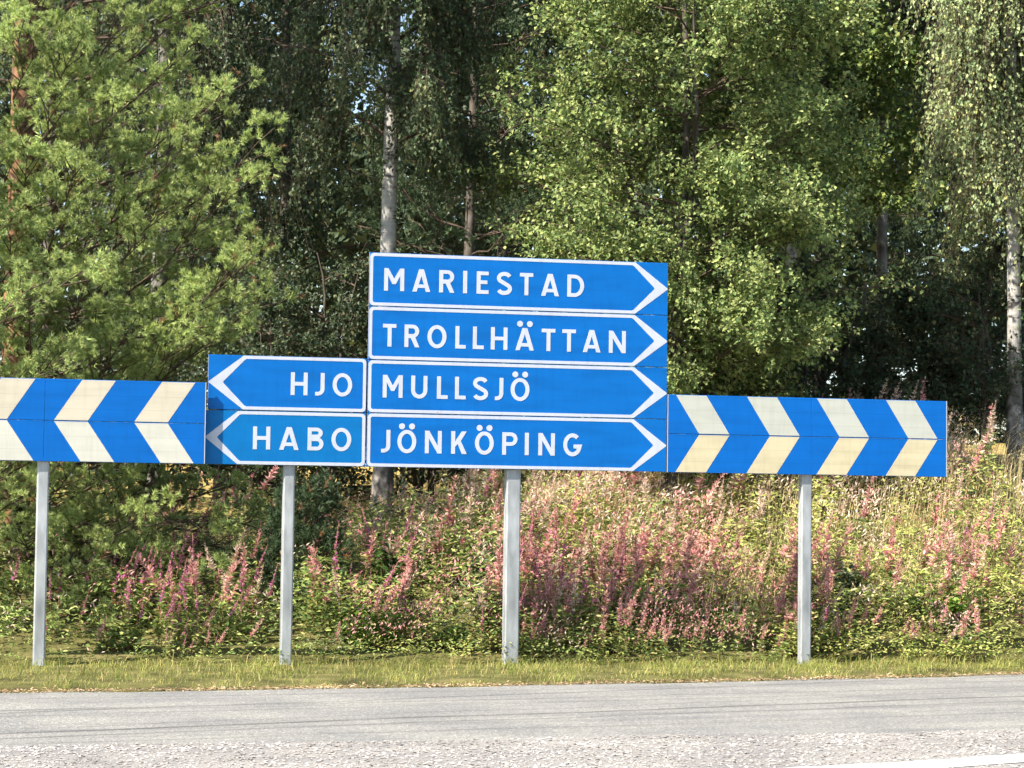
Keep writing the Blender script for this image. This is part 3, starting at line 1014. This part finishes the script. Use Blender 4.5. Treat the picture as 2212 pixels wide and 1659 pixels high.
ext = [(*W(475, 200, 23.0), 1), (*W(550, 305, 22.9), 1), (*W(500, 420, 22.6), 1), (*W(540, 560, 22.6), 1), (*W(560, 660, 22.7), 1), (*W(500, 590, 22.3), 1),
       (*W(270, 730, 22.2), 1), (*W(430, 700, 22.3), 1), (*W(240, 60, 22.8), 1), (*W(120, 480, 22.2), 1), (*W(180, 620, 22.1), 1), (*W(60, 650, 22.1), 1),
       (*W(330, 470, 22.5), 1), (*W(90, 230, 22.4), 1), (*W(230, 250, 22.4), 1), (*W(20, 90, 22.3), 1), (*W(45, 350, 22.2), 1), (*W(15, 520, 22.0), 1), (*W(140, 120, 22.5), 1), (*W(150, 370, 22.2), 1), (*W(380, 330, 22.8), 1), (*W(60, 10, 22.4), 1), (*W(30, 1060, 22.6), .8), (*W(190, 1140, 22.4), .7), (*W(200, 1320, 22.0), .6),
       (*W(50, 1300, 22.2), .7), (*W(330, 1050, 23.2), .7), (*W(420, 1060, 23.6), .6), (*W(500, 1180, 23.0), .45), (*W(120, 1180, 22.6), .5), (*W(300, 1240, 22.8), .4), (*W(150, 1040, 22.2), .7), (*W(260, 1010, 22.4), .7), (*W(520, 1030, 23.4), .6), (*W(400, 1180, 22.5), .5),
       (*W(230, 1220, 21.9), .45), (*W(100, 1400, 21.5), .5), (*W(360, 1380, 21.9), .35), (*W(560, 1130, 23.2), .5), (*W(330, 1130, 21.6), .6), (*W(180, 1250, 21.4), .6), (*W(450, 1270, 21.9), .45), (*W(540, 1340, 22.0), .4), (*W(280, 1340, 21.3), .45), (*W(60, 1180, 21.4), .7)]
dead = [W(560, 1420, 22.4), W(640, 1370, 22.6), W(480, 1330, 22.2), W(420, 1130, 22.8), W(330, 1280, 22.0), W(260, 1400, 21.9), W(560, 1240, 23.0), W(150, 1240, 22.2)]
pine('pine_tree', 'bushy light green pine filling the left of the photo', 'pines', px(30, d), d, 13.5, .15, .9,
     lambda z: max(.5, 1.95 * (1 - max(0, z - 6) / 9)), .46, 5, (M['pine_bark'], M['twig'], M['needle']), 3, extra=ext, dead=dead, aim=.2)

pine('pine_tree', 'added low pine mostly beyond the lower left edge, shading the boughs behind the left chevron board', 'pines', px(-330, 21.9), 21.9, 5.2, .09, .3,  # added pine, mostly out of view, kept low to shade the lower boughs
     lambda z: max(.3, 2.15 * (1 - max(0, z - 2.4) / 3.4)), .34, 6, (M['pine_bark'], M['twig'], M['needle']), 6, nn=30, dens=.9)

# centre birch
broadleaf('birch_tree', 'birch with straight white trunk rising behind the sign stack', 'birches', px(829, 27), 27, 14, .108, 4.5,
          lambda z: 1.6, 54, 9, 9, 24, .055, (M['birch_bark'], M['twig'], M['birch']), 21, lean=(.006, 0), wig=.03, rise=38, hang=.55,
          gaps=((px(765, 27), 5.75, .25, .92), (px(880, 27), 6.1, .15, .8)))
# dark pine behind it
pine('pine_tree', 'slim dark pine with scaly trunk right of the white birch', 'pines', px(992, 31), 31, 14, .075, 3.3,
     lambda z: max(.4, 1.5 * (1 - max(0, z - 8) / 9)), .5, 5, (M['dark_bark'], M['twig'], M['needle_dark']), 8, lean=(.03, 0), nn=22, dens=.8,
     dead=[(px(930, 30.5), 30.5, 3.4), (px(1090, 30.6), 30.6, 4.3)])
# bright alder
broadleaf('alder_tree', 'broad bright green leafy tree standing behind the tall sign stack', None, px(1440, 26.3), 26.3, 7.4, .07, .6,
          lambda z: min(1.85, 1.1 + .7 * z) * (1 if z < 4.8 else max(.35, 1 - (z - 4.8) / 4.2)), 42, 9, 6, 27, .060,
          (M['dark_bark'], M['twig'], M['alder']), 33, rise=24, shape=2, stems=2, spread=.42, zfine=8.6)
# weeping birch on the right
broadleaf('birch_tree', 'weeping birch with hanging yellowish foliage at the right edge', 'birches', px(2195, 28), 28, 13, .085, 3.6,
          lambda z: 1.25, 48, 9, 12, 22, .056, (M['birch_bark'], M['twig'], M['weeping']), 44, wig=.05, rise=30, hang=1.0, lean=(-.012, 0))
# slender birches
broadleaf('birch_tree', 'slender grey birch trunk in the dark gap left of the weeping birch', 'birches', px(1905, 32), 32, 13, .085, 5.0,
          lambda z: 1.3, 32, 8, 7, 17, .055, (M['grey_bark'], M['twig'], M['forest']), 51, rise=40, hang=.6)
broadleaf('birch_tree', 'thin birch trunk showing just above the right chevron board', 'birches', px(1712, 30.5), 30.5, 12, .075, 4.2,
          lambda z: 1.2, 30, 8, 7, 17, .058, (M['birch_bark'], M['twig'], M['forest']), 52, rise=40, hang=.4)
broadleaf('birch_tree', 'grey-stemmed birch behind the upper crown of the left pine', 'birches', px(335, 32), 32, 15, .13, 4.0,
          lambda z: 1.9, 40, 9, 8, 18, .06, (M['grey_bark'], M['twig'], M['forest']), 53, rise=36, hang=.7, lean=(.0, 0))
# background trees
bgt = [(610, 34, 15, 1.9, 'dark birch filling the gap between the left pine and the white birch', 61, .8),
       (1085, 36, 15, 1.7, 'dark leafy tree behind the slim pine', 62, .7),
       (480, 38, 16, 2.2, 'shadowy tree behind the right-hand tips of the left pine', 63, .7),
       (1330, 35, 14, 2.1, 'tall tree behind the left half of the bright leafy tree', 64, .3),
       (1770, 30.2, 9, 1.75, 'leafy tree right behind the bright leafy tree', 65, .2),
       (2060, 35, 15, 2.0, 'dark tree beside the weeping birch', 66, .4),
       (100, 36, 16, 2.6, 'tall dark tree behind the trunk of the left pine', 67, .5),
       (2330, 36, 15, 2.4, 'dark tree behind the weeping birch at the right edge', 68, .4)]
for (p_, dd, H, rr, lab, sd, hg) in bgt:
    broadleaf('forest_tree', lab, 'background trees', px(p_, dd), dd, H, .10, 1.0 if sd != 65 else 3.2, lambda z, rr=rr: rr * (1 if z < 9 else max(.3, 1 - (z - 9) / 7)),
              40, 9, 7, 16, .078, (M['dark_bark'], M['twig'], M['bush'] if sd == 65 else M['forest']), sd, rise=25, hang=hg, zfine=10, twigs=False, spread=.45,  # lighter leaves stand for a sunlit crown, the rest carry painted shade
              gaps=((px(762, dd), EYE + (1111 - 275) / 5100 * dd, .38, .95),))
# understorey bushes behind the signs
bsh = [(1500, 27.2, 2.6, .95, 'bright bush above the upper right corner of the sign stack', 71), (1620, 28.6, 2.9, 1.1, 'leafy bush above the left end of the right chevron board', 72),
       (1800, 29.0, 2.7, 1.1, 'dark bush above the middle of the right chevron board', 73), (1980, 29.2, 2.5, 1.0, 'bush above the right end of the right chevron board', 74),
       (1110, 28.8, 2.9, .9, 'bush just above the top edge of the sign stack', 75), (700, 29.5, 3.6, 1.1, 'dusky bush above the pair of left-pointing panels', 76),
       (930, 30, 3.2, 1.0, 'bush between the white birch trunk and the slim pine', 77), (2140, 28.6, 2.7, 1.0, 'small bush at the foot of the weeping birch', 78),
       (560, 30.5, 3.4, 1.1, 'shaded bush behind the lower right of the left pine', 79), (300, 29, 2.6, 1.1, 'shaded bush behind the left chevron board', 80),
       (80, 28.5, 2.4, 1.1, 'shaded bush behind the left end of the left chevron board', 82)]
for (p_, dd, H, rr, lab, sd) in bsh:
    broadleaf('bush', lab, 'bushes at the wood edge', px(p_, dd), dd, H, .04, .25, lambda z, rr=rr, H=H: rr * math.sqrt(max(.05, 1 - (z / H) ** 2)),
              9, 7, 5, 11, .060, (M['dark_bark'], M['twig'], M['bush'] if sd in (71, 75) else M['forest']), sd, rise=32, stems=3, twigs=True, spread=.34, cat='bush', wig=.1)  # most bushes take the darker leaves, with shade put into their colour

# distant wood beyond the field
r_ = np.random.default_rng(9)
n = 6400
cx = r_.uniform(-30, 30, n)
cyy = r_.uniform(58, 76, n)
htop = 15.0 + 1.2 * np.sin(cx * .5 + 1) + .8 * np.sin(cx * 1.3 + 2) - 6.5 * np.exp(-((cx - cyy * (790 - 1106) / 5100) / 1.3) ** 2)
cz = terrain(cx, cyy) + r_.uniform(0, 1, n) ** .85 * htop
k = 11
pp = (np.stack([cx, cyy, cz], 1)[:, None] + r_.normal(0, .5, (n, k, 3))).reshape(-1, 3)
V, F = leaves2(pp, rand_dir(len(pp), r_), np.array([0, -.3, 1]) + r_.normal(0, .6, pp.shape), r_.uniform(.36, .58, len(pp)), r_.uniform(.28, .46, len(pp)))
tag(link('distant_wood', mesh_np('distant_wood', V, [F]), M['far']), 'distant wood beyond the dry field', 'wood', kind='stuff')

# ------------------------------------------------------------------ the bank: fireweed, weeds, grasses
M['fw_leaf'] = leaf_mat('fireweed leaves', [(.11, .18, .045), (.20, .27, .07), (.29, .34, .10), (.42, .36, .12), (.44, .22, .12)], trans=.38, poss=[0, .4, .8, .93, 1])
M['fw_stem'] = noise_mat('fireweed stems', [(.20, .10, .06), (.28, .16, .09)], scale=5, rough=.8)
M['fw_rose'] = leaf_mat('rose pods', [(.42, .15, .155), (.56, .235, .235), (.66, .34, .32), (.62, .47, .34)], trans=.34)
M['fw_mag'] = leaf_mat('magenta flowers', [(.50, .12, .32), (.64, .20, .46), (.58, .24, .26), (.50, .24, .20)], trans=.36)
M['fw_tan'] = leaf_mat('seed fluff', [(.56, .36, .29), (.68, .50, .40), (.76, .62, .50), (.72, .64, .44)], trans=.36)
M['weed'] = leaf_mat('weed leaves', [(.09, .15, .035), (.18, .26, .065), (.29, .36, .095), (.42, .43, .14)], trans=.38)
M['straw'] = leaf_mat('dry grass', [(.40, .34, .13), (.52, .43, .19), (.62, .52, .28), (.54, .36, .23)], trans=.3)
M['grass'] = leaf_mat('verge grass', [(.12, .17, .03), (.22, .26, .055), (.32, .31, .085), (.50, .40, .17)], trans=.35)
M['litter'] = leaf_mat('dry litter', [(.30, .19, .10), (.45, .31, .18), (.55, .42, .27)], trans=.1)


def fireweed_arrays(kind, seed):
    """stem, leaves, spike of one plant; base at the origin, about 1 m tall, leaning a little to +x"""
    r_ = np.random.default_rng(seed)
    H = r_.uniform(.85, 1.15)
    n = 7
    t = np.linspace(0, 1, n)
    lean = r_.uniform(.05, .20)
    ph = r_.uniform(0, 6)
    SPT = np.stack([lean * t ** 1.6 * H + .015 * np.sin(t * 5 + ph), .02 * np.sin(t * 4 + ph * 2), t * H], 1)
    st = segs(SPT[:-1], SPT[1:], np.linspace(.006, .003, n)[:-1], np.linspace(.006, .003, n)[1:], 3)
    k = 46
    q = r_.uniform(.12, .72, k)
    P = np.stack([np.interp(q, t, SPT[:, c]) for c in range(3)], 1)
    az = np.arange(k) * 2.4 + r_.normal(0, .3, k)
    out_ = np.stack([np.cos(az), np.sin(az), r_.uniform(-.15, .55, k)], 1)
    L = r_.uniform(.10, .165, k) * (1.15 - .5 * q)
    lv = leaves2(P, out_, np.array([0, 0, 1.]) + r_.normal(0, .35, (k, 3)), L, L * .27, .3)
    k = 85 if kind != 'tan' else 110
    q = r_.uniform(.58, 1.0, k)
    P = np.stack([np.interp(q, t, SPT[:, c]) for c in range(3)], 1)
    az = np.arange(k) * 2.4 + r_.normal(0, .4, k)
    up = .35 if kind == 'mag' else .75
    out_ = np.stack([np.cos(az), np.sin(az), np.full(k, up) + r_.normal(0, .25, k)], 1)
    tp = (1.2 - (q - .58) / .42)
    if kind == 'mag':
        L = r_.uniform(.026, .044, k) * tp; Wd = L * .75
    elif kind == 'rose':
        L = r_.uniform(.045, .08, k) * (.5 + .7 * tp); Wd = L * .30
        out_ += r_.normal(0, .4, out_.shape)
    else:
        L = r_.uniform(.05, .09, k) * tp; Wd = L * .30
        out_ += r_.normal(0, .45, out_.shape)
    sk = leaves2(P, out_, r_.normal(0, 1, (k, 3)), L, Wd, .2)
    return st, lv, sk


kinds = ['rose'] * 5 + ['mag'] * 3 + ['tan'] * 4
variants = [(kd, fireweed_arrays(kd, 100 + i)) for i, kd in enumerate(kinds)]
SPK = {'rose': M['fw_rose'], 'mag': M['fw_mag'], 'tan': M['fw_tan']}
LAB = {'rose': ('fireweed with faded rose-red pods on the bank', 'rose-red fireweed'),
       'mag': ('fireweed with magenta flowers on the bank', 'magenta-flowered fireweed'),
       'tan': ('fireweed with pale seed head on the bank', 'pale seeding fireweed')}
vm_ = []
for kd, (st, lv, sk) in variants:
    vm_.append(tuple(mesh_np(nm, a[0], [a[1]]) for nm, a in (('stem', st), ('leaves', lv), ('flower_spike', sk))))
    for me_, mm in zip(vm_[-1], (M['fw_stem'], M['fw_leaf'], SPK[kd])):
        me_.materials.append(mm)
IDX = {k: [i for i, kk in enumerate(kinds) if kk == k] for k in LAB}

pr = np.random.default_rng(77)


def noise2(x, y):
    return np.sin(x * 1.3 + 1.1 * np.sin(y * 1.7)) * .5 + np.sin(x * 2.9 - y * 1.3 + 2) * .3 + np.sin(x * .6 + y * 3.1 + 4) * .3


def pick_kind(u, s, r):
    up = min(1, max(0, (s - 1.8) / 2.2))
    if u > 1.0:
        w = {'rose': .80 - .55 * up, 'mag': .07, 'tan': .13 + .62 * up}
    elif u > -1.3:
        w = {'rose': .52 - .25 * up, 'mag': .38, 'tan': .10 + .35 * up}
    else:
        w = {'rose': .52, 'mag': .34, 'tan': .14}
    tot = sum(w.values())
    a = 0
    for k, v in w.items():
        a += v / tot
        if r < a: return k
    return 'rose'


spots = []
tries = 0
while len(spots) < 900 and tries < 30000:
    tries += 1
    u = pr.uniform(-5.6, 6.2); s = pr.uniform(.16, 7.0) if pr.uniform() < .6 else pr.uniform(.16, 2.2)
    dens = .38 + .75 * noise2(u * 1.5, s * 1.4)
    if u < -1.7: dens = dens * .42 - .1
    if -1.6 < u < .6 and s > 4: dens *= .25
    if u > 3.3: dens = dens * .45 - .05 + .06 * max(0, s - 2)
    if -1.5 < u < .1 and s < 1.0: dens *= .45
    if .3 < u < 3.3 and s < 4: dens += .18
    if pr.uniform() > dens: continue
    spots.append((s, u, pr.uniform()))
for k in range(26):                               # pink drifts in the shade of the pine
    spots.append((pr.normal(1.7, .22), pr.normal(-3.25, .3), .75)); spots.append((pr.normal(1.0, .15), pr.normal(-2.9, .4), .75))
spots.sort()
n_ind = 0
stuff = {k: Acc() for k in ('stem', 'leaf', 'rose', 'mag', 'tan')}
for k, (s, u, r) in enumerate(spots):
    x, y = us(u, s)
    z = float(terrain(x, y))
    kd = pick_kind(u, s, r)
    vi = int(pr.choice(IDX[kd]))
    sc = pr.uniform(.5, 1.12) * (1 if u > -1.7 else .85)
    if s < 1.1: sc *= .50 + .50 * (s - .16) / .94
    if -1.6 < u < .6 and s > 3.2: sc *= .7
    sc *= .92
    tl = pr.normal(.15, .17)                      # lean towards the right, wind and slope
    rz = pr.normal(0, 1.1)
    if n_ind < 285 and -4.6 < u < 5.2:
        lab, grp = LAB[kd]
        where = ('under the left board end' if u < -4.02 else 'left of the HABO panel post' if u < -1.94
                 else 'between the middle two posts' if u < .04 else 'between the right two posts' if u < 2.74
                 else 'right of all posts')
        lab = lab.replace('on the bank', 'near the verge' if s < 1.7 else 'on the bank') + ', ' + where
        rt = empty('fireweed_plant', (x, y, z - .03), 0, lab, 'fireweed', grp)
        rt.rotation_euler = Euler((pr.normal(0, .06), tl, rz))
        rt.scale = (sc,) * 3
        for nm, me_ in zip(('stem', 'leaves', 'flower_spike'), vm_[vi]):
            o = bpy.data.objects.new(nm, me_)
            col.objects.link(o)
            o.parent = rt
            if nm != 'stem': o['kind'] = 'stuff'
        n_ind += 1
    else:
        Mx = Matrix.Translation((x, y, z - .03)) @ Euler((pr.normal(0, .06), tl, rz)).to_matrix().to_4x4() @ Matrix.Scale(sc, 4)
        A = np.array(Mx)
        for key, arr in zip(('stem', 'leaf', kd), variants[vi][1]):
            stuff[key].add(arr[0] @ A[:3, :3].T + A[:3, 3], arr[1])
root = tag(bpy.data.objects.new('fireweed_stand', None), 'dense stand of fireweed farther up the bank', 'fireweed', kind='stuff')
col.objects.link(root)
for key, nm, mm in (('stem', 'stems', M['fw_stem']), ('leaf', 'leaves', M['fw_leaf']), ('rose', 'rose_spikes', M['fw_rose']), ('mag', 'magenta_spikes', M['fw_mag']), ('tan', 'pale_spikes', M['fw_tan'])):
    o = stuff[key].obj(nm, mm, root)
    o['kind'] = 'stuff'

# leafy canopy of weeds, with rosy and tan patches
def canopy(u, s):
    """height of the weed cover above the ground"""
    h = .60 * np.clip((s + .12) / .5, .12, 1) * (.72 + .28 * np.clip((s - .5) / 1.5, 0, 1)) * (1 + .45 * noise2(u * 2.6 + 1, s * 2.2))
    h = h * np.where((u > -1.7) & (u < .5) & (s > 3.6), .6, 1) * np.where(u < -1.8, .75, 1)
    return np.clip(h, .07, 1.0)


n = 84000
u = pr.uniform(-5.6, 6.2, n); s = .03 + 7.0 * pr.uniform(0, 1, n) ** 1.35
ok = (u > -1.8) | (pr.uniform(0, 1, n) < .38)
u, s = u[ok], s[ok]; n = len(u)
x, y = us(u, s)
q = 1 - .75 * pr.uniform(0, 1, n) ** 1.6
clear = noise2(u * 3.1 + 5, s * 2.9 + 1) < -.62            # dark openings between the clumps
q = np.where(clear, q * .45, q)
P = np.stack([x + pr.normal(0, .03, n), y + pr.normal(0, .03, n), terrain(x, y) + canopy(u, s) * q], 1)
az = pr.uniform(0, 6.28, n)
ax = np.stack([np.cos(az) + .2, np.sin(az) - .1, pr.uniform(-.35, .75, n)], 1)
nr = np.array([-.3, -.35, 1]) + pr.normal(0, .45, (n, 3))
pv = noise2(u * 1.7 + 2, s * 1.9) + pr.normal(0, .22, n)
pv2 = noise2(u * 2.3 - 4, s * 2.1 + 3) + pr.normal(0, .25, n)
up = np.clip((s - 1.6) / 2.4, 0, 1)
rosy = (pv > np.where(u > .2, np.where(u < 3.2, .12, .5), np.where(u > -1.4, .32, .6)) + .25 * up) & (q > .45)
tan = (~rosy) & (pv2 > np.where(u > .4, .6 - .72 * up, .85)) & (q > .4)
yel = (~rosy) & (~tan) & (pv2 < np.where(u > 2.4, .35, np.where(u > -.5, -.2, -.45)))
grn = ~(rosy | tan | yel)
M['weed_yel'] = leaf_mat('yellow green weeds', [(.20, .26, .06), (.32, .37, .09), (.43, .45, .12), (.55, .50, .19)], trans=.38)
for sel, nm, mm, lo, hi, wr, lab in ((grn, 'bank_weeds', M['weed'], .035, .085, .36, 'green weeds covering the bank'), (yel, 'yellow_green_weeds', M['weed_yel'], .035, .085, .34, 'yellow-green weeds on the right part of the bank'),
                                     (rosy & (canopy(u, s) > .24), 'rosy_weeds', M['fw_rose'], .03, .06, .30, 'rosy seed pods mixed into the bank plants'), (tan, 'tan_seed_heads', M['fw_tan'], .03, .065, .26, 'tan fluffy seed heads high on the bank')):
    k = int(sel.sum())
    L = pr.uniform(lo, hi, k) * np.clip(.6 + .4 * (s[sel] - .1) / .9, .6, 1)
    a_ = ax[sel].copy()
    if nm in ('rosy_weeds', 'tan_seed_heads'): a_[:, 2] += .7; a_[:, 0] += .35
    V, F = leaves2(P[sel] + ([0, 0, .05] if nm != 'bank_weeds' else [0, 0, 0]), a_, nr[sel], L, L * wr * pr.uniform(.7, 1.4, k), .22)
    tag(link(nm, mesh_np(nm, V, [F]), mm), lab, 'weeds', kind='stuff')


def blades(x, y, h, w, lean, r_, droop=.3, wind=.15):
    n = len(x)
    z = terrain(x, y) - .01
    az = r_.uniform(0, 6.28, n)
    dx = np.cos(az) * lean + wind; dy = np.sin(az) * lean
    b = np.stack([x, y, z], 1)
    up = np.stack([dx, dy, np.ones(n)], 1)
    p1 = b + up * (h * .55)[:, None]
    p2 = b + np.stack([dx * 2.2, dy * 2.2, np.ones(n) * (1 - droop * r_.uniform(0, 1, n))], 1) * h[:, None]
    a2 = r_.uniform(0, 6.28, n)
    sd = np.stack([np.cos(a2), np.sin(a2), np.zeros(n)], 1) * (w * .5)[:, None]
    V = np.stack([b - sd, b + sd, p1 + sd * .8, p1 - sd * .8, p2], 1).reshape(-1, 3)
    i = np.arange(n)[:, None] * 5
    return V, i + [0, 1, 2, 3], i + [3, 2, 4]


# dry grass on the bank and in the field edge
n = 17000
u = pr.uniform(-6, 7, n); s = 1.2 + 7.0 * pr.uniform(0, 1, n)
ok = pr.uniform(0, 1, n) < .45 + .5 * noise2(u * .9 + 3, s) + np.where(u > .8, .1, -.25) + np.where(u > 2.6, .45, 0) + np.where(s > 3.5, .1, -.35) + np.where(u < -1.6, -.35, 0)
u, s = u[ok], s[ok]
x, y = us(u, s)
h = pr.uniform(.35, .9, len(x)) * np.where((u < .6) & (s > 4), .55, 1)
V, F4, F3 = blades(x, y, h, np.full(len(x), .006), .14, pr, .5, .16)
a = Acc(); a.add(V, F4, F3)
# panicles
sel = pr.uniform(0, 1, len(x)) < .28
tip = V.reshape(-1, 5, 3)[sel][:, 4]
k = 10
P = (tip[:, None] + pr.normal(0, 1, (len(tip), k, 3)) * [.018, .018, .05]).reshape(-1, 3)
a.add(*leaves2(P, np.array([.3, 0, 1]) + pr.normal(0, .5, P.shape), pr.normal(0, 1, P.shape), .028, .008))
tag(a.obj('dry_grass', M['straw']), 'tall dry straw-coloured grass on the bank', 'grass', kind='stuff')

# verge grass
n = 46000
x = pr.uniform(-6.5, 8, n)
ey = edge_y(x)
f = pr.uniform(0, 1, n)
s_far = .3
yf = SY + (s_far + SP * x) / CP
y = ey + .02 + .09 * noise2(x * 6, x * 2.3) + f * (yf - ey - .02)
ok = (pr.uniform(0, 1, n) < .86 + .6 * noise2(x * 3.7, y * 3.3))
x, y, f = x[ok], y[ok], f[ok]
h = pr.uniform(.025, .08, len(x)) * (.8 + .1 * f) * np.clip(1 + 1.0 * noise2(x * 4.3, y * 4) + .5 * noise2(x * 11, y * 9), .3, 2.6)
V, F4, F3 = blades(x, y, h, pr.uniform(.003, .0065, len(x)), .35, pr, .5, .05)
a = Acc(); a.add(V, F4, F3)
n = 2200
x = pr.uniform(-5, 6, n); ey = edge_y(x); yf = SY + (.3 + SP * x) / CP
y = ey + (.35 + .65 * pr.uniform(0, 1, n)) * (yf - ey)
a.add(*blades(x, y, pr.uniform(.06, .17, n), np.full(n, .0055), .25, pr, .4, .08))
tag(a.obj('verge_grass', M['grass']), 'short yellow-green grass along the road edge', 'grass', kind='stuff')
# dry litter at the asphalt edge
n = 5200
x = pr.uniform(-5.5, 6.5, n)
y = edge_y(x) + pr.normal(.03, .06, n)
P = np.stack([x, y, np.maximum(terrain(x, y), 0) + .006 + pr.uniform(0, .008, n)], 1)
L = pr.uniform(.012, .05, n)
V, F = leaves2(P, np.stack([pr.normal(0, 1, n), pr.normal(0, 1, n), pr.normal(0, .12, n)], 1), np.array([0, 0, 1]) + pr.normal(0, .2, (n, 3)), L, L * .35)
tag(link('dry_litter', mesh_np('dry_litter', V, [F]), M['litter']), 'dry straw litter along the asphalt edge', 'litter', kind='stuff')


# distinct leafy clumps on the bank
def clump(label, u, s, w, h, n, leaf, m, seed):
    r_ = np.random.default_rng(seed)
    x, y = us(u, s)
    z = float(terrain(x, y))
    root = empty('leafy_plant', (x, y, z - .03), 0, label, 'plant', 'leafy clumps on the bank')
    ns = 16
    st = Acc(); lf = Acc()
    for i in range(ns):
        a = r_.uniform(0, 6.28); rr = w * math.sqrt(r_.uniform(0, 1))
        top = np.array([math.cos(a) * rr, math.sin(a) * rr, h * r_.uniform(.65, 1.05) * (1 - .35 * (rr / w) ** 2)])
        b = np.array([top[0] * .35, top[1] * .35, 0])
        st.add(*segs([b], [top], .006, .003, 3))
        k = n // ns
        q = r_.uniform(.25, 1.03, (k, 1))
        P = b * (1 - q) + top * q
        aa = np.arange(k) * 1.9 + r_.normal(0, .3, k)
        ax = np.stack([np.cos(aa), np.sin(aa), r_.uniform(-.4, .3, k)], 1)
        L = leaf * r_.uniform(.7, 1.2, k)
        lf.add(*leaves6(P, ax, np.array([0, -.2, 1]) + r_.normal(0, .35, (k, 3)), L, L * .6))
    st.obj('stems', M['fw_stem'], root)['kind'] = 'stuff'; lf.obj('foliage', m, root)['kind'] = 'stuff'


M['nettle'] = leaf_mat('nettle leaves', [(.025, .06, .012), (.05, .10, .02), (.09, .15, .03)], trans=.3)
M['lush'] = leaf_mat('lush leaves', [(0.120, 0.228, 0.030), (0.192, 0.324, 0.048), (0.288, 0.396, 0.072)], trans=.4)
M['greygreen'] = leaf_mat('grey green leaves', [(.06, .10, .05), (.11, .16, .08), (.17, .22, .11)], trans=.3)
clump('grey-green leafy bush right of the tall stack post', .42, 2.3, .34, .85, 620, .075, M['greygreen'], 201)
clump('dark green nettle-like clump left of the tall stack post', -.75, 2.0, .28, .80, 560, .08, M['nettle'], 202)
clump('bright green leafy clump at the verge between the two sign posts', -1.05, .95, .40, .50, 640, .075, M['lush'], 203)
clump('small bright green plant at the verge left of the tall stack post', -.38, .85, .22, .32, 260, .06, M['lush'], 204)
clump('green leafy plant behind the post of the left-pointing panels', -1.6, 2.4, .30, .85, 480, .07, M['weed'], 205)
clump('dark leafy plant low on the bank left of the right chevron post', 1.35, 1.3, .22, .55, 360, .07, M['nettle'], 206)
clump('dark leafy plant right of the right chevron post', 3.6, 1.4, .26, .72, 440, .075, M['greygreen'], 207)
clump('yellow-green leafy plant low at the right edge of the photo', 4.55, 1.2, .36, .55, 520, .075, M['lush'], 208)
clump('small green plant at the verge below the left chevron board', -3.35, .8, .24, .30, 260, .06, M['weed'], 209)

# slim white marker post in the field, seen under the sign stack
x, y = px(873, 34), 34.0
root = empty('marker_post', (x, y, float(terrain(x, y)) - .1), 0, 'slim white marker post in the dry field under the tall stack', 'post')
a = Acc()
a.add(*tube([(0, 0, 0), (0, 0, .5), (0, 0, .95), (0, 0, .99)], [.035, .035, .033, .02], 10))
a.obj('shaft', M['paint'], root, True)
a = Acc()
a.add(*tube([(0, 0, .80), (0, 0, .805), (0, 0, .875), (0, 0, .88)], [.034, .037, .037, .034], 10))
a.obj('reflector_band', M['seam'], root, True)

# young pine beside the post of the left-pointing panels
pine('pine_tree', 'small dark young pine behind the post of the left-pointing panels', 'pines', px(655, 22.6), 22.6, 1.15, .02, .2,
     lambda z: .42 * (1 - z / 1.4), .14, 5, (M['twig'], M['twig'], M['needle_dark']), 300, nn=26, dens=.7)

for me_ in list(bpy.data.meshes):
    if me_.users == 0: bpy.data.meshes.remove(me_)
tris = sum(len(p.vertices) - 2 for me_ in bpy.data.meshes for p in me_.polygons) if False else sum(len(me_.loops) - 2 * len(me_.polygons) for me_ in bpy.data.meshes)
print('TRIS', tris, 'fireweed', n_ind, len(spots))
